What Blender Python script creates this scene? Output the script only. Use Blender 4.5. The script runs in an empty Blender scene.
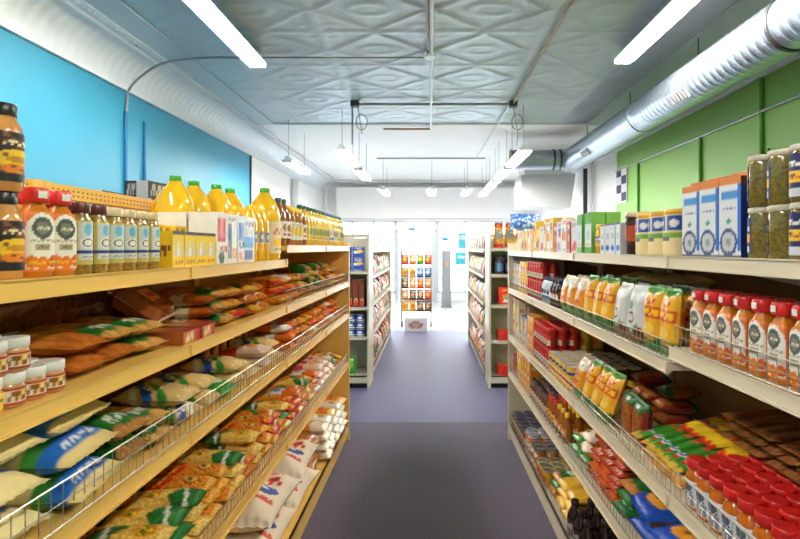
import bpy, math, random
import numpy as np
R = random.Random(7)
SC = bpy.context.scene
COL = SC.collection
PI = math.pi
F, VX, VY, CH = 530.0, 430.0, 248.0, 1.52       # focal length in pixels, vanishing point, eye height

# ------------------------------------------------------------------ colour and materials
def lin(c):
    c = [x / 255.0 for x in c]
    return [x / 12.92 if x <= .04045 else ((x + .055) / 1.055) ** 2.4 for x in c]

WHITE = (238, 236, 228); RED = (205, 40, 34); BLUE = (28, 72, 170); NAVY = (22, 30, 80); GREEN = (40, 130, 48)
DGREEN = (22, 78, 40); YELLOW = (240, 196, 40); ORANGE = (226, 128, 34); BROWN = (128, 74, 34); DBROWN = (62, 32, 18)
BLACK = (24, 22, 24); CREAM = (236, 220, 178); GREY = (140, 142, 146); TAN = (202, 152, 88); OIL = (238, 190, 30)
HONEY = (196, 118, 28); TEAL = (40, 150, 190); AMBER = (222, 148, 46)

def mat(name, col=None, rough=.5, metal=0., attr=False, noise=.0, nscale=20., bump=0., bscale=60., spec=.5, coat=0., emit=None, estr=0.,
        trans=0., alpha=1., voro=None, stretch=(1, 1, 1), ior=1.45):
    m = bpy.data.materials.new(name); m.use_nodes = True
    nt = m.node_tree; b = nt.nodes['Principled BSDF']; L = nt.links
    b.inputs['Roughness'].default_value = rough; b.inputs['Metallic'].default_value = metal
    b.inputs['Specular IOR Level'].default_value = spec; b.inputs['Coat Weight'].default_value = coat
    b.inputs['Coat Roughness'].default_value = .08
    b.inputs['Transmission Weight'].default_value = trans; b.inputs['Alpha'].default_value = alpha; b.inputs['IOR'].default_value = ior
    tc = nt.nodes.new('ShaderNodeTexCoord'); mp = nt.nodes.new('ShaderNodeMapping'); mp.inputs['Scale'].default_value = stretch
    L.new(tc.outputs['Object'], mp.inputs['Vector'])
    src = None
    if attr:
        a = nt.nodes.new('ShaderNodeAttribute'); a.attribute_name = 'Col'; src = a.outputs['Color']
    else:
        r = nt.nodes.new('ShaderNodeRGB'); r.outputs[0].default_value = (*lin(col), 1); src = r.outputs[0]
    def mul(src, fac_socket, lo, hi):
        mr = nt.nodes.new('ShaderNodeMapRange'); mr.inputs['To Min'].default_value = lo; mr.inputs['To Max'].default_value = hi
        L.new(fac_socket, mr.inputs['Value'])
        mx = nt.nodes.new('ShaderNodeVectorMath'); mx.operation = 'MULTIPLY'
        cb = nt.nodes.new('ShaderNodeCombineXYZ')
        for i in range(3): L.new(mr.outputs[0], cb.inputs[i])
        L.new(src, mx.inputs[0]); L.new(cb.outputs[0], mx.inputs[1])
        return mx.outputs[0]
    if noise:
        n = nt.nodes.new('ShaderNodeTexNoise'); n.inputs['Scale'].default_value = nscale; n.inputs['Detail'].default_value = 3
        L.new(mp.outputs[0], n.inputs['Vector']); src = mul(src, n.outputs[0], 1 - noise, 1 + noise)
    if voro:
        v = nt.nodes.new('ShaderNodeTexVoronoi'); v.inputs['Scale'].default_value = voro; L.new(mp.outputs[0], v.inputs['Vector'])
        src = mul(src, v.outputs['Distance'], 1.25, .45)
    L.new(src, b.inputs['Base Color'])
    if bump:
        n = nt.nodes.new('ShaderNodeTexNoise'); n.inputs['Scale'].default_value = bscale; n.inputs['Detail'].default_value = 3
        bp = nt.nodes.new('ShaderNodeBump'); bp.inputs['Strength'].default_value = bump; bp.inputs['Distance'].default_value = .01
        L.new(mp.outputs[0], n.inputs['Vector']); L.new(n.outputs[0], bp.inputs['Height']); L.new(bp.outputs[0], b.inputs['Normal'])
    if emit:
        b.inputs['Emission Color'].default_value = (*lin(emit), 1); b.inputs['Emission Strength'].default_value = estr
    return m

M = {}
M['film'] = mat('printed_film', attr=True, rough=.28, noise=.10, nscale=30, bump=.35, bscale=28)
M['grain'] = mat('film_over_food', attr=True, rough=.3, noise=.08, nscale=25, bump=.3, bscale=35, voro=90)
M['strand'] = mat('film_over_pasta', attr=True, rough=.3, noise=.1, nscale=30, bump=.3, bscale=30, voro=70, stretch=(1.6, .16, 1))
M['paper'] = mat('printed_board', attr=True, rough=.5, noise=.04, nscale=40)
M['plastic'] = mat('moulded_plastic', attr=True, rough=.3, noise=.03, nscale=15)
M['liquid'] = mat('filled_bottle', attr=True, rough=.12, noise=.12, nscale=22, coat=.4)
M['grainjar'] = mat('jar_of_grain', attr=True, rough=.15, noise=.1, nscale=30, voro=150, coat=.4)
M['sack'] = mat('woven_sack', attr=True, rough=.75, noise=.05, nscale=200, bump=.4, bscale=18)
M['shelfL'] = mat('cream_yellow_enamel', (236, 194, 104), rough=.32, noise=.03, nscale=6)
M['shelfR'] = mat('cream_white_enamel', (226, 216, 190), rough=.32, noise=.03, nscale=6)
M['backL'] = mat('amber_back_board', (206, 150, 66), rough=.5, noise=.05, nscale=6)
M['backR'] = mat('brown_back_board', (128, 92, 58), rough=.6, noise=.06, nscale=6)
M['shelfF'] = mat('grey_cream_enamel', (206, 200, 182), rough=.4, noise=.03, nscale=6)
M['kick'] = mat('dark_kick_plate', (40, 36, 34), rough=.5, noise=.05)
M['wire'] = mat('zinc_wire', (176, 172, 160), rough=.3, metal=.8, noise=.05)
M['white'] = mat('white_paint', (236, 238, 240), rough=.6, noise=.03, nscale=3)
M['tin'] = mat('painted_tin', (176, 190, 199), rough=.4, noise=.05, nscale=2.5, bump=.08, bscale=9)
M['cove'] = mat('painted_cove', (214, 222, 230), rough=.45, noise=.05, nscale=4, bump=.1, bscale=12)
M['blue'] = mat('blue_wall_paint', (52, 144, 178), rough=.5, noise=.07, nscale=1.6, bump=.05, bscale=8)
M['green'] = mat('green_wall_paint', (138, 188, 98), rough=.5, noise=.07, nscale=1.6, bump=.08, bscale=8)
M['bluepipe'] = mat('blue_painted_pipe', (18, 112, 168), rough=.45, noise=.05)
M['greenpipe'] = mat('green_painted_pipe', (78, 150, 40), rough=.45, noise=.05)
M['pipe'] = mat('grey_conduit', (150, 150, 146), rough=.35, metal=.6, noise=.08)
M['wpipe'] = mat('white_conduit', (214, 216, 218), rough=.4, noise=.04)
M['rust'] = mat('tarnished_conduit', (150, 128, 104), rough=.5, metal=.3, noise=.2, nscale=9)
M['duct'] = mat('galvanised_duct', (176, 188, 202), rough=.36, metal=.8, noise=.06, nscale=5)
M['band'] = mat('dark_band', (50, 52, 58), rough=.5, noise=.05)
M['tube'] = mat('lamp_tube', (255, 255, 255), rough=.4, emit=(255, 246, 232), estr=46)
M['lens'] = mat('lamp_lens', (255, 255, 255), rough=.4, emit=(250, 250, 255), estr=9)
M['enamel'] = mat('lamp_enamel', (226, 230, 236), rough=.35, noise=.03)
M['glass'] = mat('clear_glass', (235, 245, 250), rough=.02, trans=1., ior=1.02, noise=.01)
M['alu'] = mat('pale_aluminium', (206, 216, 224), rough=.35, metal=.4, noise=.03)
M['greyp'] = mat('grey_panel', (196, 200, 206), rough=.6, noise=.04)
M['post'] = mat('grey_powder_coat', (112, 116, 122), rough=.5, noise=.04)
M['castor'] = mat('dark_rubber', (36, 38, 44), rough=.6, noise=.05)

def carpet(name, c1, c2, rough=.8, sheen=.2, spec=.3):
    m = mat(name, c1, rough=rough, bump=.5, bscale=260, spec=spec)
    nt = m.node_tree; b = nt.nodes['Principled BSDF']
    n = nt.nodes.new('ShaderNodeTexNoise'); n.inputs['Scale'].default_value = 120; n.inputs['Detail'].default_value = 4
    cr = nt.nodes.new('ShaderNodeValToRGB'); cr.color_ramp.elements[0].position = .35; cr.color_ramp.elements[1].position = .65
    cr.color_ramp.elements[0].color = (*lin(c1), 1); cr.color_ramp.elements[1].color = (*lin(c2), 1)
    tc = nt.nodes.new('ShaderNodeTexCoord')
    nt.links.new(tc.outputs['Object'], n.inputs['Vector']); nt.links.new(n.outputs[0], cr.inputs[0]); nt.links.new(cr.outputs[0], b.inputs['Base Color'])
    return m
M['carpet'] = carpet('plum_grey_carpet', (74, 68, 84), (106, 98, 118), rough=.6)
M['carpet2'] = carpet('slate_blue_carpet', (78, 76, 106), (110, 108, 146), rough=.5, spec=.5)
M['tilefloor'] = mat('pale_tile', (225, 232, 240), rough=.12, noise=.04, nscale=2)
M['street'] = mat('sunlit_paving', (230, 232, 234), rough=.8, noise=.05)

# ------------------------------------------------------------------ mesh building
class MB:
    def __init__(s): s.v = []; s.f = []; s.c = []; s.sm = []
    def add(s, vs, fs, col=WHITE, smooth=False, vcols=None):
        o = len(s.v); s.v += [tuple(p) for p in vs]
        lc = (*lin(col), 1)
        for f in fs:
            s.f.append(tuple(i + o for i in f)); s.sm.append(smooth)
            if vcols is None: s.c += [lc] * len(f)
            else: s.c += [tuple(vcols[i]) for i in f]
        return s
    def box(s, x0, x1, y0, y1, z0, z1, col=WHITE):
        v = [(x0, y0, z0), (x1, y0, z0), (x1, y1, z0), (x0, y1, z0), (x0, y0, z1), (x1, y0, z1), (x1, y1, z1), (x0, y1, z1)]
        return s.add(v, [(0, 3, 2, 1), (4, 5, 6, 7), (0, 1, 5, 4), (1, 2, 6, 5), (2, 3, 7, 6), (3, 0, 4, 7)], col)
    def tube(s, pts, r, n=8, col=WHITE, cap=True):
        P = [np.array(p, float) for p in pts]; vs = []; fs = []
        for i, p in enumerate(P):
            d = (P[min(i + 1, len(P) - 1)] - P[max(i - 1, 0)]); d /= np.linalg.norm(d) + 1e-9
            a = np.cross(d, (0, 0, 1)) if abs(d[2]) < .9 else np.cross(d, (1, 0, 0))
            a /= np.linalg.norm(a); b = np.cross(d, a)
            for k in range(n):
                t = 2 * PI * k / n; vs.append(p + r * (math.cos(t) * a + math.sin(t) * b))
        for i in range(len(P) - 1):
            for k in range(n):
                fs.append((i * n + k, (i + 1) * n + k, (i + 1) * n + (k + 1) % n, i * n + (k + 1) % n))
        s.add(vs, fs, col, n > 5)
        if cap: s.add(vs[:n], [tuple(range(n))], col); s.add(vs[-n:], [tuple(range(n))[::-1]], col)
        return s
    def lathe(s, prof, n=20, col=WHITE, sq=2.0, ax=1., ay=1., flip=False):
        vs = []; fs = []
        for r, z in prof:
            for k in range(n):
                t = 2 * PI * k / n; c, q = math.cos(t), math.sin(t)
                w = (abs(c) ** sq + abs(q) ** sq) ** (-1. / sq)
                vs.append((r * w * c * ax, r * w * q * ay, z))
        for i in range(len(prof) - 1):
            for k in range(n):
                fs.append((i * n + k, i * n + (k + 1) % n, (i + 1) * n + (k + 1) % n, (i + 1) * n + k))
        s.add(vs, fs, col, True)
        s.add(vs[-n:], [tuple(range(n))], col); s.add(vs[:n], [tuple(range(n))[::-1]], col)
        return s
    def mesh(s, name, m):
        me = bpy.data.meshes.new(name); me.from_pydata(s.v, [], s.f)
        ca = me.color_attributes.new('Col', 'FLOAT_COLOR', 'CORNER')
        ca.data.foreach_set('color', np.array(s.c, dtype=np.float32).ravel())
        me.polygons.foreach_set('use_smooth', s.sm); me.materials.append(M[m]); me.update()
        return me

def link(name, me, parent=None, loc=(0, 0, 0), rot=(0, 0, 0)):
    o = bpy.data.objects.new(name, me); COL.objects.link(o); o.parent = parent; o.location = loc; o.rotation_euler = rot
    return o
def struct(name, mb, m, parent=None):
    o = link(name, mb.mesh(name, m), parent)
    if parent is None: o['kind'] = 'structure'
    return o
def tag(o, label, cat, group=None):
    o['label'] = label; o['category'] = cat
    if group: o['group'] = group
    return o

# ------------------------------------------------------------------ printed patterns
def H(a, b, s=0): return np.modf(np.abs(np.sin(a * 12.9898 + b * 78.233 + s * 37.7) * 43758.5453))[0]
def paint(base, *lay):
    """returns f(u, v) giving linear rgb: the print on a pack"""
    def f(u, v):
        out = np.zeros(u.shape + (3,)); out[:] = lin(base)
        for l in lay:
            k = l[0]
            if k == 'r': m = (u >= l[1]) & (u <= l[3]) & (v >= l[2]) & (v <= l[4]); c = l[5]
            elif k == 'e': m = ((u - l[1]) / l[3]) ** 2 + ((v - l[2]) / l[4]) ** 2 <= 1; c = l[5]
            elif k == 'ring':
                q = ((u - l[1]) / l[3]) ** 2 + ((v - l[2]) / l[4]) ** 2; m = (q <= 1) & (q >= .55); c = l[5]
            elif k == 'd':                                     # diagonal band: offset, slope, width
                m = np.abs(v - (l[1] + l[2] * u)) <= l[3]; c = l[4]
            elif k == 'w':                                     # wavy band edge: everything above (or below) a wave
                y = l[1] + l[2] * np.sin(u * l[3] + l[4]); m = (v > y) if l[5] else (v < y); c = l[6]
            elif k == 't':                                     # a line of small lettering
                m = (u >= l[1]) & (u <= l[3]) & (v >= l[2]) & (v <= l[4]); c = l[5]; n = l[6] if len(l) > 6 else 9
                m = m & (H(np.floor((u - l[1]) / (l[3] - l[1]) * n * 2), np.floor((v - l[2]) / (l[4] - l[2]) * 2)) > .38)
            elif k == 'n':                                     # speckle of another colour: cells, share
                m = H(np.floor(u * l[1]), np.floor(v * l[2]), 3) < l[3]; c = l[4]
            elif k == 'tri': m = (v >= l[2]) & (v <= l[4]) & (np.abs(u - (l[1] + l[3]) / 2) <= (l[3] - l[1]) / 2 * (l[4] - v) / (l[4] - l[2])); c = l[5]
            out[m] = lin(c)
        return out
    return f
def rgba(f, u, v):
    c = f(u, v); return np.concatenate([c, np.ones(c.shape[:-1] + (1,))], -1)

# ------------------------------------------------------------------ packs
class Kind:                                                    # one kind of pack: meshes of body and parts
    def __init__(s, name, cat, root, parts, w, d, h):
        s.name, s.cat, s.root, s.parts, s.w, s.d, s.h = name, cat, root, parts, w, d, h

def gridfaces(nu, nv, flip=False):
    fs = []
    for j in range(nv - 1):
        for i in range(nu - 1):
            a = j * nu + i; q = (a, a + 1, a + nu + 1, a + nu)
            fs.append(q[::-1] if flip else q)
    return fs

def bag(name, W, L, T, pf, m='film', nu=18, nv=26, seed=0, seal=.05, wr=.07, cat='packet', lumps=0):
    """pillow bag lying on its back, length along y, print on the top; seams at both ends"""
    rg = np.random.RandomState(seed + 11)
    u, v = np.meshgrid(np.linspace(0, 1, nu), np.linspace(0, 1, nv))
    inner = np.clip((v - seal) / (1 - 2 * seal), 0, 1)
    sh = (1 - np.abs(2 * u - 1) ** 3) ** .55 * (1 - np.abs(2 * inner - 1) ** 3.2) ** .5
    pinch = 1 - .10 * np.abs(2 * v - 1) ** 6 * 0 - .07 * np.sin(np.pi * inner) * 1
    wrk = sum(rg.uniform(-1, 1) * np.sin(rg.uniform(2, 9) * u * 2 + rg.uniform(2, 9) * v * 2 + rg.uniform(0, 6)) for _ in range(6)) / 3
    crimp = np.sin(u * 60) * (np.abs(2 * v - 1) > .86) * .012 * T * 2
    if lumps: sh = sh * (1 + .12 * np.sin(v * lumps * PI) ** 2)
    x = (u - .5) * W * pinch; y = (v - .5) * L * (1 - .03 * wrk)
    zt = T * .5 * sh * (1 + wr * 2.2 * wrk) + crimp; zb = -T * .5 * sh * (1 - .3 * np.abs(wrk) * wr) + crimp
    zb = np.maximum(zb, -T * .46)
    up = rgba(pf, u, v).reshape(-1, 4); mb = MB()
    base = T * .46
    mb.add(np.stack([x, y, zt + base + .0006], -1).reshape(-1, 3), gridfaces(nu, nv), smooth=True, vcols=up)
    mb.add(np.stack([x, y, zb + base - .0006 * 0], -1).reshape(-1, 3), gridfaces(nu, nv, True), smooth=True, vcols=up)
    return Kind(name, cat, mb.mesh(name, m), [], W, L, T)

def carton(name, w, d, h, front, side=None, top=None, n=14, m='paper', gable=0, cat='box', parts=None):
    side = side or front; top = top or side
    mb = MB(); nu = n; nv = max(4, int(n * h / max(w, d)))
    nv = min(nv, 40)
    def face(o, a, b, f):
        u, v = np.meshgrid(np.linspace(0, 1, nu), np.linspace(0, 1, nv))
        p = np.array(o)[None, None] + u[..., None] * np.array(a) + v[..., None] * np.array(b)
        mb.add(p.reshape(-1, 3), gridfaces(nu, nv), vcols=rgba(f, u, v).reshape(-1, 4))
    x, y = w / 2, d / 2; hb = h * (1 - gable)
    face((-x, -y, 0), (w, 0, 0), (0, 0, hb), front); face((x, y, 0), (-w, 0, 0), (0, 0, hb), front)
    face((x, -y, 0), (0, d, 0), (0, 0, hb), side); face((-x, y, 0), (0, -d, 0), (0, 0, hb), side)
    face((-x, y, 0), (w, 0, 0), (0, -d, 0), side)
    if gable:
        face((-x, -y, hb), (w, 0, 0), (0, y * .9, h - hb - .012), top); face((x, y, hb), (-w, 0, 0), (0, -y * .9, h - hb - .012), top)
        face((-x, -y * .12, h - .014), (w, 0, 0), (0, 0, .014), top); face((x, y * .12, h - .014), (-w, 0, 0), (0, 0, .014), top)
        c = top(np.array([[.5]]), np.array([[.5]]))[0, 0]
        for sx in (-1, 1):
            vs = [(sx * x, -y, hb), (sx * x, y, hb), (sx * x, y * .1, h - .012), (sx * x, -y * .1, h - .012)]
            mb.add(vs, [(0, 1, 2, 3) if sx > 0 else (3, 2, 1, 0)], vcols=[(*c, 1)] * 4)
        mb.add([(-x, -y * .12, h), (x, -y * .12, h), (x, y * .12, h), (-x, y * .12, h)], [(0, 1, 2, 3)], vcols=[(*c, 1)] * 4)
    else:
        face((-x, -y, h), (w, 0, 0), (0, d, 0), top)
    return Kind(name, cat, mb.mesh(name, m), parts or [], w, d, h)

def prof_r(prof, z):
    for (r0, z0), (r1, z1) in zip(prof, prof[1:]):
        if z0 <= z <= z1 and z1 > z0: return r0 + (r1 - r0) * (z - z0) / (z1 - z0)
    return prof[-1][0]

def bottle(name, prof, col, cap, capcol, lab=None, m='liquid', sq=2., ay=1., n=20, capn=18, cat='bottle', arc=1.15, extra=None, capm='plastic', n_l=26, labname='label', capsq=2.):
    """body of revolution (optionally squared), cap profile, front label (z0, z1, paint)"""
    r = max(p[0] for p in prof)
    body = MB().lathe(prof, n, col, sq, 1, ay).mesh(name, m)
    parts = []
    if cap:
        parts.append(('cap', MB().lathe(cap, capn, capcol, capsq, 1, ay if capsq > 2 else 1).mesh('cap', capm), []))
    if lab:
        for (z0, z1, pf, cen, ar) in [(l + (0, arc))[:5] if len(l) == 3 else l for l in (lab if isinstance(lab, list) else [lab])]:
            nv = n_l * 3 // 2; u, v = np.meshgrid(np.linspace(0, 1, n_l), np.linspace(0, 1, nv))
            th = -PI / 2 + cen + (u - .5) * 2 * ar
            c, s_ = np.cos(th), np.sin(th); w = (np.abs(c) ** sq + np.abs(s_) ** sq) ** (-1. / sq)
            zz = z0 + v * (z1 - z0); rr = np.vectorize(lambda z: prof_r(prof, z))(zz) + .0012
            P = np.stack([rr * w * c, rr * w * s_ * ay - (.0006 if ay < 1 else 0), zz], -1).reshape(-1, 3)
            mb = MB().add(P, gridfaces(n_l, nv), smooth=True, vcols=rgba(pf, u, v).reshape(-1, 4))
            parts.append((labname, mb.mesh('label', 'paper'), []))
    if extra: parts += extra
    h = max([p[1] for p in prof] + ([p[1] for p in cap] if cap else []))
    return Kind(name, cat, body, parts, 2 * r, 2 * r * ay, h)

COUNT = {}
def ordn(n):
    o = ['', 'first', 'second', 'third', 'fourth', 'fifth', 'sixth', 'seventh', 'eighth', 'ninth', 'tenth', 'eleventh', 'twelfth', 'thirteenth',
         'fourteenth', 'fifteenth', 'sixteenth', 'seventeenth', 'eighteenth', 'nineteenth']
    if n < 20: return o[n]
    t = {2: 'twent', 3: 'thirt', 4: 'fort', 5: 'fift', 6: 'sixt', 7: 'sevent', 8: 'eight', 9: 'ninet'}[n // 10 % 10]
    return t + 'ieth' if n % 10 == 0 else t + 'y-' + o[n % 10]

RUNS = {}
class Run:                                                     # a straight shelf front along the aisle
    def __init__(s, name, x0, ang, side): s.name, s.x0, s.a, s.side = name, x0, math.radians(ang), side
    def P(s, t, d, h):
        sn, cs = math.sin(s.a), math.cos(s.a); q = s.side
        return (s.x0 + t * sn + q * d * cs, t * cs - q * d * sn, h)
    def rz(s): return (PI / 2 if s.side < 0 else -PI / 2) - s.a
LR = Run('left', -.685, .54, -1); RR = Run('right', .69, -.86, 1)

def put(K, desc, where, run, t, d, h, rz=0., rx=0., ry=0., row='', layer='', lift=0., group=None, sc=1.):
    """one pack on a shelf: t along the aisle, d = distance of its centre behind the shelf front"""
    key = (desc, where, row, layer); COUNT[key] = COUNT.get(key, 0) + 1
    lab = desc + (', ' + row + ' row' if row else '') + (', ' + layer + ' layer' if layer else '') + ', ' + ordn(COUNT[key]) + ' from camera, ' + where
    o = link(K.name, K.root, None, run.P(t, d, h + lift), (rx, ry, run.rz() + rz)); o.rotation_mode = 'XYZ'
    sc = {'honey_bottle': .94, 'spice_jar': .9, 'sauce_bottle': 1}.get(K.name, 1) if sc == 1 else sc
    if sc != 1: o.scale = (sc, sc, sc)
    tag(o, lab, K.cat, group or (desc + 's on the ' + where))
    for nm, me, subs in K.parts:
        p = link(nm, me, o)
        for sn, sm in subs: link(sn, sm, p)
    return o
ROWW = ['front', 'second', 'third', 'fourth', 'fifth', 'back']
LAYW = ['bottom', 'second', 'third', 'fourth', 'fifth', 'sixth']
def rows(K, desc, where, run, t0, t1, h, d0=.045, deep=1, layers=1, gap=.004, jit=.0, rzj=.05, pitch=None, dgap=.006, top=None):
    w = pitch or K.w + gap; n = max(1, int((t1 - t0) / w + .001)); w = (t1 - t0) / n if pitch is None else w
    for L_ in range(layers):
        for r in range(deep):
            for i in range(n):
                if top and L_ == layers - 1 and R.random() > top: continue
                put(K, desc, where, run, t0 + (i + .5) * w, d0 + r * (K.d + dgap) + K.d / 2 - .02 + R.uniform(-jit, jit), h + .0008 + L_ * (K.h + .0006),
                    R.uniform(-rzj, rzj), row=ROWW[r] if deep > 1 else '', layer=LAYW[L_] if layers > 1 else '')
def pile(Ks, where, run, t0, t1, h, d0=.03, deep=1, layers=3, jz=.12, tilt=.0, fill=.9, mixed=True, seq=None, along=False):
    """bags lying in stacks, ends to the aisle. Ks = list of (kind, description)"""
    t = t0; i = 0
    while True:
        K, desc = Ks[i % len(Ks)] if not mixed else R.choice(Ks)
        W = K.w if not along else K.d
        if t + W > t1 + .012: break
        for r in range(deep):
            nl = layers if R.random() < fill else layers - 1
            z = h + .001
            for l in range(max(1, nl)):
                K2, d2 = (K, desc)
                D = K.d if not along else K.w
                put(K2, d2, where, run, t + W / 2 + R.uniform(-.005, .005), d0 + D / 2 + r * (D + .01) + R.uniform(-.008, .012) + l * .008, z,
                    R.uniform(-jz, jz) + (PI / 2 if along else 0) + (PI if R.random() < .25 else 0), rx=R.uniform(-.02, .02),
                    row=ROWW[r] if deep > 1 else '', layer=LAYW[l] if layers > 1 else '')
                z += K.h * .97
        t += W + .004; i += 1
def stand(K, desc, where, run, t0, t1, h, d0=.05, deep=1, lean=.12, pitch=None, row0=0):
    """bags standing upright, print to the aisle"""
    w = pitch or K.w + .004; n = max(1, int((t1 - t0) / w + .001))
    for r in range(deep):
        for i in range(n):
            rx = PI / 2 - lean + R.uniform(-.05, .05)
            # the bag lies along y about its middle; stand it on its lower seam
            put(K, desc, where, run, t0 + (i + .5) * w, d0 + r * (K.h + .02) + .5 * K.d * math.sin(PI / 2 - rx) + K.h * .5, h + .5 * K.d * math.sin(rx) + .002,
                R.uniform(-.08, .08), rx=rx, row=ROWW[r + row0] if deep > 1 else '')

# ------------------------------------------------------------------ the kinds of pack in the shop
honey_lab = paint((222, 120, 52), ('e', .5, .64, .45, .34, (240, 236, 224)), ('r', .05, .03, .95, .64, (240, 236, 224)), ('e', .5, .73, .27, .19, (74, 82, 84)), ('e', .5, .73, .17, .11, (120, 124, 110)), ('t', .3, .7, .7, .75, CREAM, 5),
                  ('t', .15, .5, .85, .53, (176, 168, 150), 9), ('r', .3, .36, .7, .46, (176, 160, 136)), ('t', .34, .38, .66, .44, (120, 100, 80), 4), ('e', .22, .16, .16, .11, ORANGE), ('e', .5, .13, .17, .12, (230, 120, 30)), ('e', .8, .17, .15, .11, (214, 90, 34)), ('t', .1, .12, .9, .16, YELLOW, 8))
HP = [(.022, 0), (.026, .004), (.0268, .03), (.0268, .10), (.0255, .12), (.019, .135), (.0135, .143), (.0135, .148)]
tagmesh = MB().box(-.008, .008, -.0232, -.0222, .154, .168, WHITE).mesh('seal_strip', 'paper')
HONEYB = bottle('honey_bottle', HP, HONEY, [(.021, .147), (.0222, .149), (.0222, .172), (.0205, .175)], RED, (.012, .128, honey_lab), sq=3.6, ay=.8, extra=[('paper_seal', tagmesh, [])])
HP2 = [(.022, 0), (.026, .004), (.0265, .03), (.0265, .075), (.0255, .09), (.02, .1), (.016, .106), (.016, .11)]
lab2 = paint((232, 236, 240), ('r', 0, 0, 1, .06, ORANGE), ('t', .15, .1, .85, .5, (120, 130, 150), 5), ('e', .5, .75, .3, .16, (90, 100, 120)), ('t', .2, .55, .8, .62, NAVY, 5))
tag2 = MB().box(-.007, .007, -.0238, -.0228, .106, .118, WHITE).mesh('seal_strip', 'paper')
SYRUP = bottle('syrup_bottle', HP2, (196, 104, 24), [(.0245, .108), (.0262, .11), (.0262, .13), (.024, .133)], (198, 34, 30), (.008, .078, lab2), sq=3.2, ay=.9, extra=[('paper_seal', tag2, [])])
blk_lab = paint(BLACK, ('e', .5, .45, .42, .2, YELLOW), ('r', .1, .7, .9, .86, (60, 20, 24)), ('t', .15, .73, .85, .83, CREAM, 6), ('e', .5, .26, .34, .1, ORANGE), ('e', .5, .45, .25, .07, (200, 140, 20)), ('n', 14, 18, .08, BROWN))
BLKJ = bottle('pesto_bottle', [(.025, 0), (.029, .004), (.029, .096), (.026, .112), (.019, .124), (.018, .129)], (214, 152, 84), [(.0205, .128), (.021, .13), (.021, .147), (.0195, .149)], BLACK,
              (.016, .1, blk_lab, 0, 1.5), cat='bottle')
spice_lab = paint((196, 178, 96), ('r', .16, .12, .84, .95, (206, 214, 214)), ('e', .5, .8, .18, .13, (110, 190, 220)), ('e', .5, .5, .3, .13, WHITE), ('ring', .5, .5, .22, .1, NAVY), ('r', 0, .24, 1, .34, (34, 52, 120)), ('t', .2, .15, .8, .21, GREY, 6))
SP = [(.021, 0), (.025, .004), (.0252, .118), (.023, .13), (.0185, .138), (.0185, .142)]
SPICED = bottle('spice_jar', SP, (160, 132, 62), [(.0215, .14), (.0225, .142), (.0225, .161), (.021, .164)], (88, 40, 34), (.022, .122, spice_lab), m='grainjar', cat='jar')
SPICEL = bottle('spice_jar', SP, (176, 140, 66), [(.0225, .14), (.0235, .142), (.0235, .158), (.022, .161)], (222, 200, 160), (.022, .122, spice_lab), m='grainjar', cat='jar')
vpaint = paint((244, 206, 40), ('tri', .1, .3, .38, .82, (196, 200, 196)), ('tri', .36, .3, .64, .82, WHITE), ('tri', .62, .3, .9, .82, (196, 200, 196)), ('r', 0, .9, 1, 1, (60, 60, 60)), ('t', .1, .08, .9, .2, (190, 130, 20), 7))
YTUB = carton('snack_box', .068, .07, .1, vpaint, paint((240, 200, 40), ('t', .1, .3, .9, .6, BROWN, 6)), paint((236, 190, 40), ('r', .1, .1, .9, .9, (40, 40, 52))), n=20)
YSM = carton('snack_box', .09, .07, .04, paint((244, 200, 30), ('t', .1, .3, .9, .7, (150, 90, 10), 8)), None, paint((238, 186, 40)), n=10)
wp = paint((226, 226, 220), ('r', .08, .42, .42, .88, (214, 60, 52)), ('t', .1, .22, .5, .36, RED, 5), ('r', .55, .1, .74, .82, (120, 112, 118)), ('r', .58, .5, .72, .72, BLUE), ('e', .24, .13, .13, .12, DGREEN), ('r', .8, .1, .96, .3, ORANGE), ('t', .52, .84, .94, .92, BROWN, 6))
WPACKR = carton('flour_pack', .175, .09, .17, wp, paint(WHITE), paint((222, 224, 226)), n=26, m='film', cat='pack')
wp2 = paint((222, 224, 226), ('r', .06, .5, .32, .84, (40, 96, 190)), ('r', .36, .3, .92, .56, (60, 150, 210)), ('t', .06, .3, .34, .45, NAVY, 5), ('r', .4, .06, .9, .26, (60, 70, 140)), ('e', .2, .14, .12, .1, ORANGE), ('t', .4, .78, .92, .88, BROWN, 7), ('r', .42, .62, .9, .74, (200, 200, 196)))
WPACKB = carton('flour_pack', .175, .09, .17, wp2, paint(WHITE), paint((222, 224, 226)), n=26, m='film', cat='pack')
oil_lab = paint((240, 200, 60), ('r', .2, .25, .8, .9, (96, 130, 190)), ('t', .25, .5, .75, .75, WHITE, 5), ('r', .1, 0, .9, .16, (226, 150, 40)))
OILS = bottle('oil_bottle', [(.024, 0), (.029, .004), (.029, .08), (.027, .1), (.029, .125), (.029, .15), (.024, .175), (.014, .2), (.012, .206)], (240, 186, 24), [(.014, .205), (.0145, .22), (.013, .223)], YELLOW,
              (.06, .125, oil_lab), sq=3., cat='bottle')
handle = MB().tube([(0, .058, .14), (0, .078, .17), (0, .08, .21), (0, .05, .258)], .009, 8, (240, 190, 30)).mesh('handle', 'liquid')
jug_lab = paint((236, 214, 178), ('t', .15, .6, .85, .8, (214, 120, 60), 5), ('e', .5, .35, .3, .14, YELLOW), ('t', .2, .08, .8, .16, GREY, 6))
JUGP = [(.055, 0), (.062, .006), (.063, .05), (.063, .19), (.058, .225), (.042, .265), (.024, .29), (.019, .302)]
JUG = bottle('oil_jug', JUGP, OIL, [(.021, .3), (.022, .302), (.022, .318), (.02, .32)], (70, 170, 60), (.03, .17, jug_lab), sq=3.2, extra=[('handle', handle, [])], cat='jug')
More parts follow.
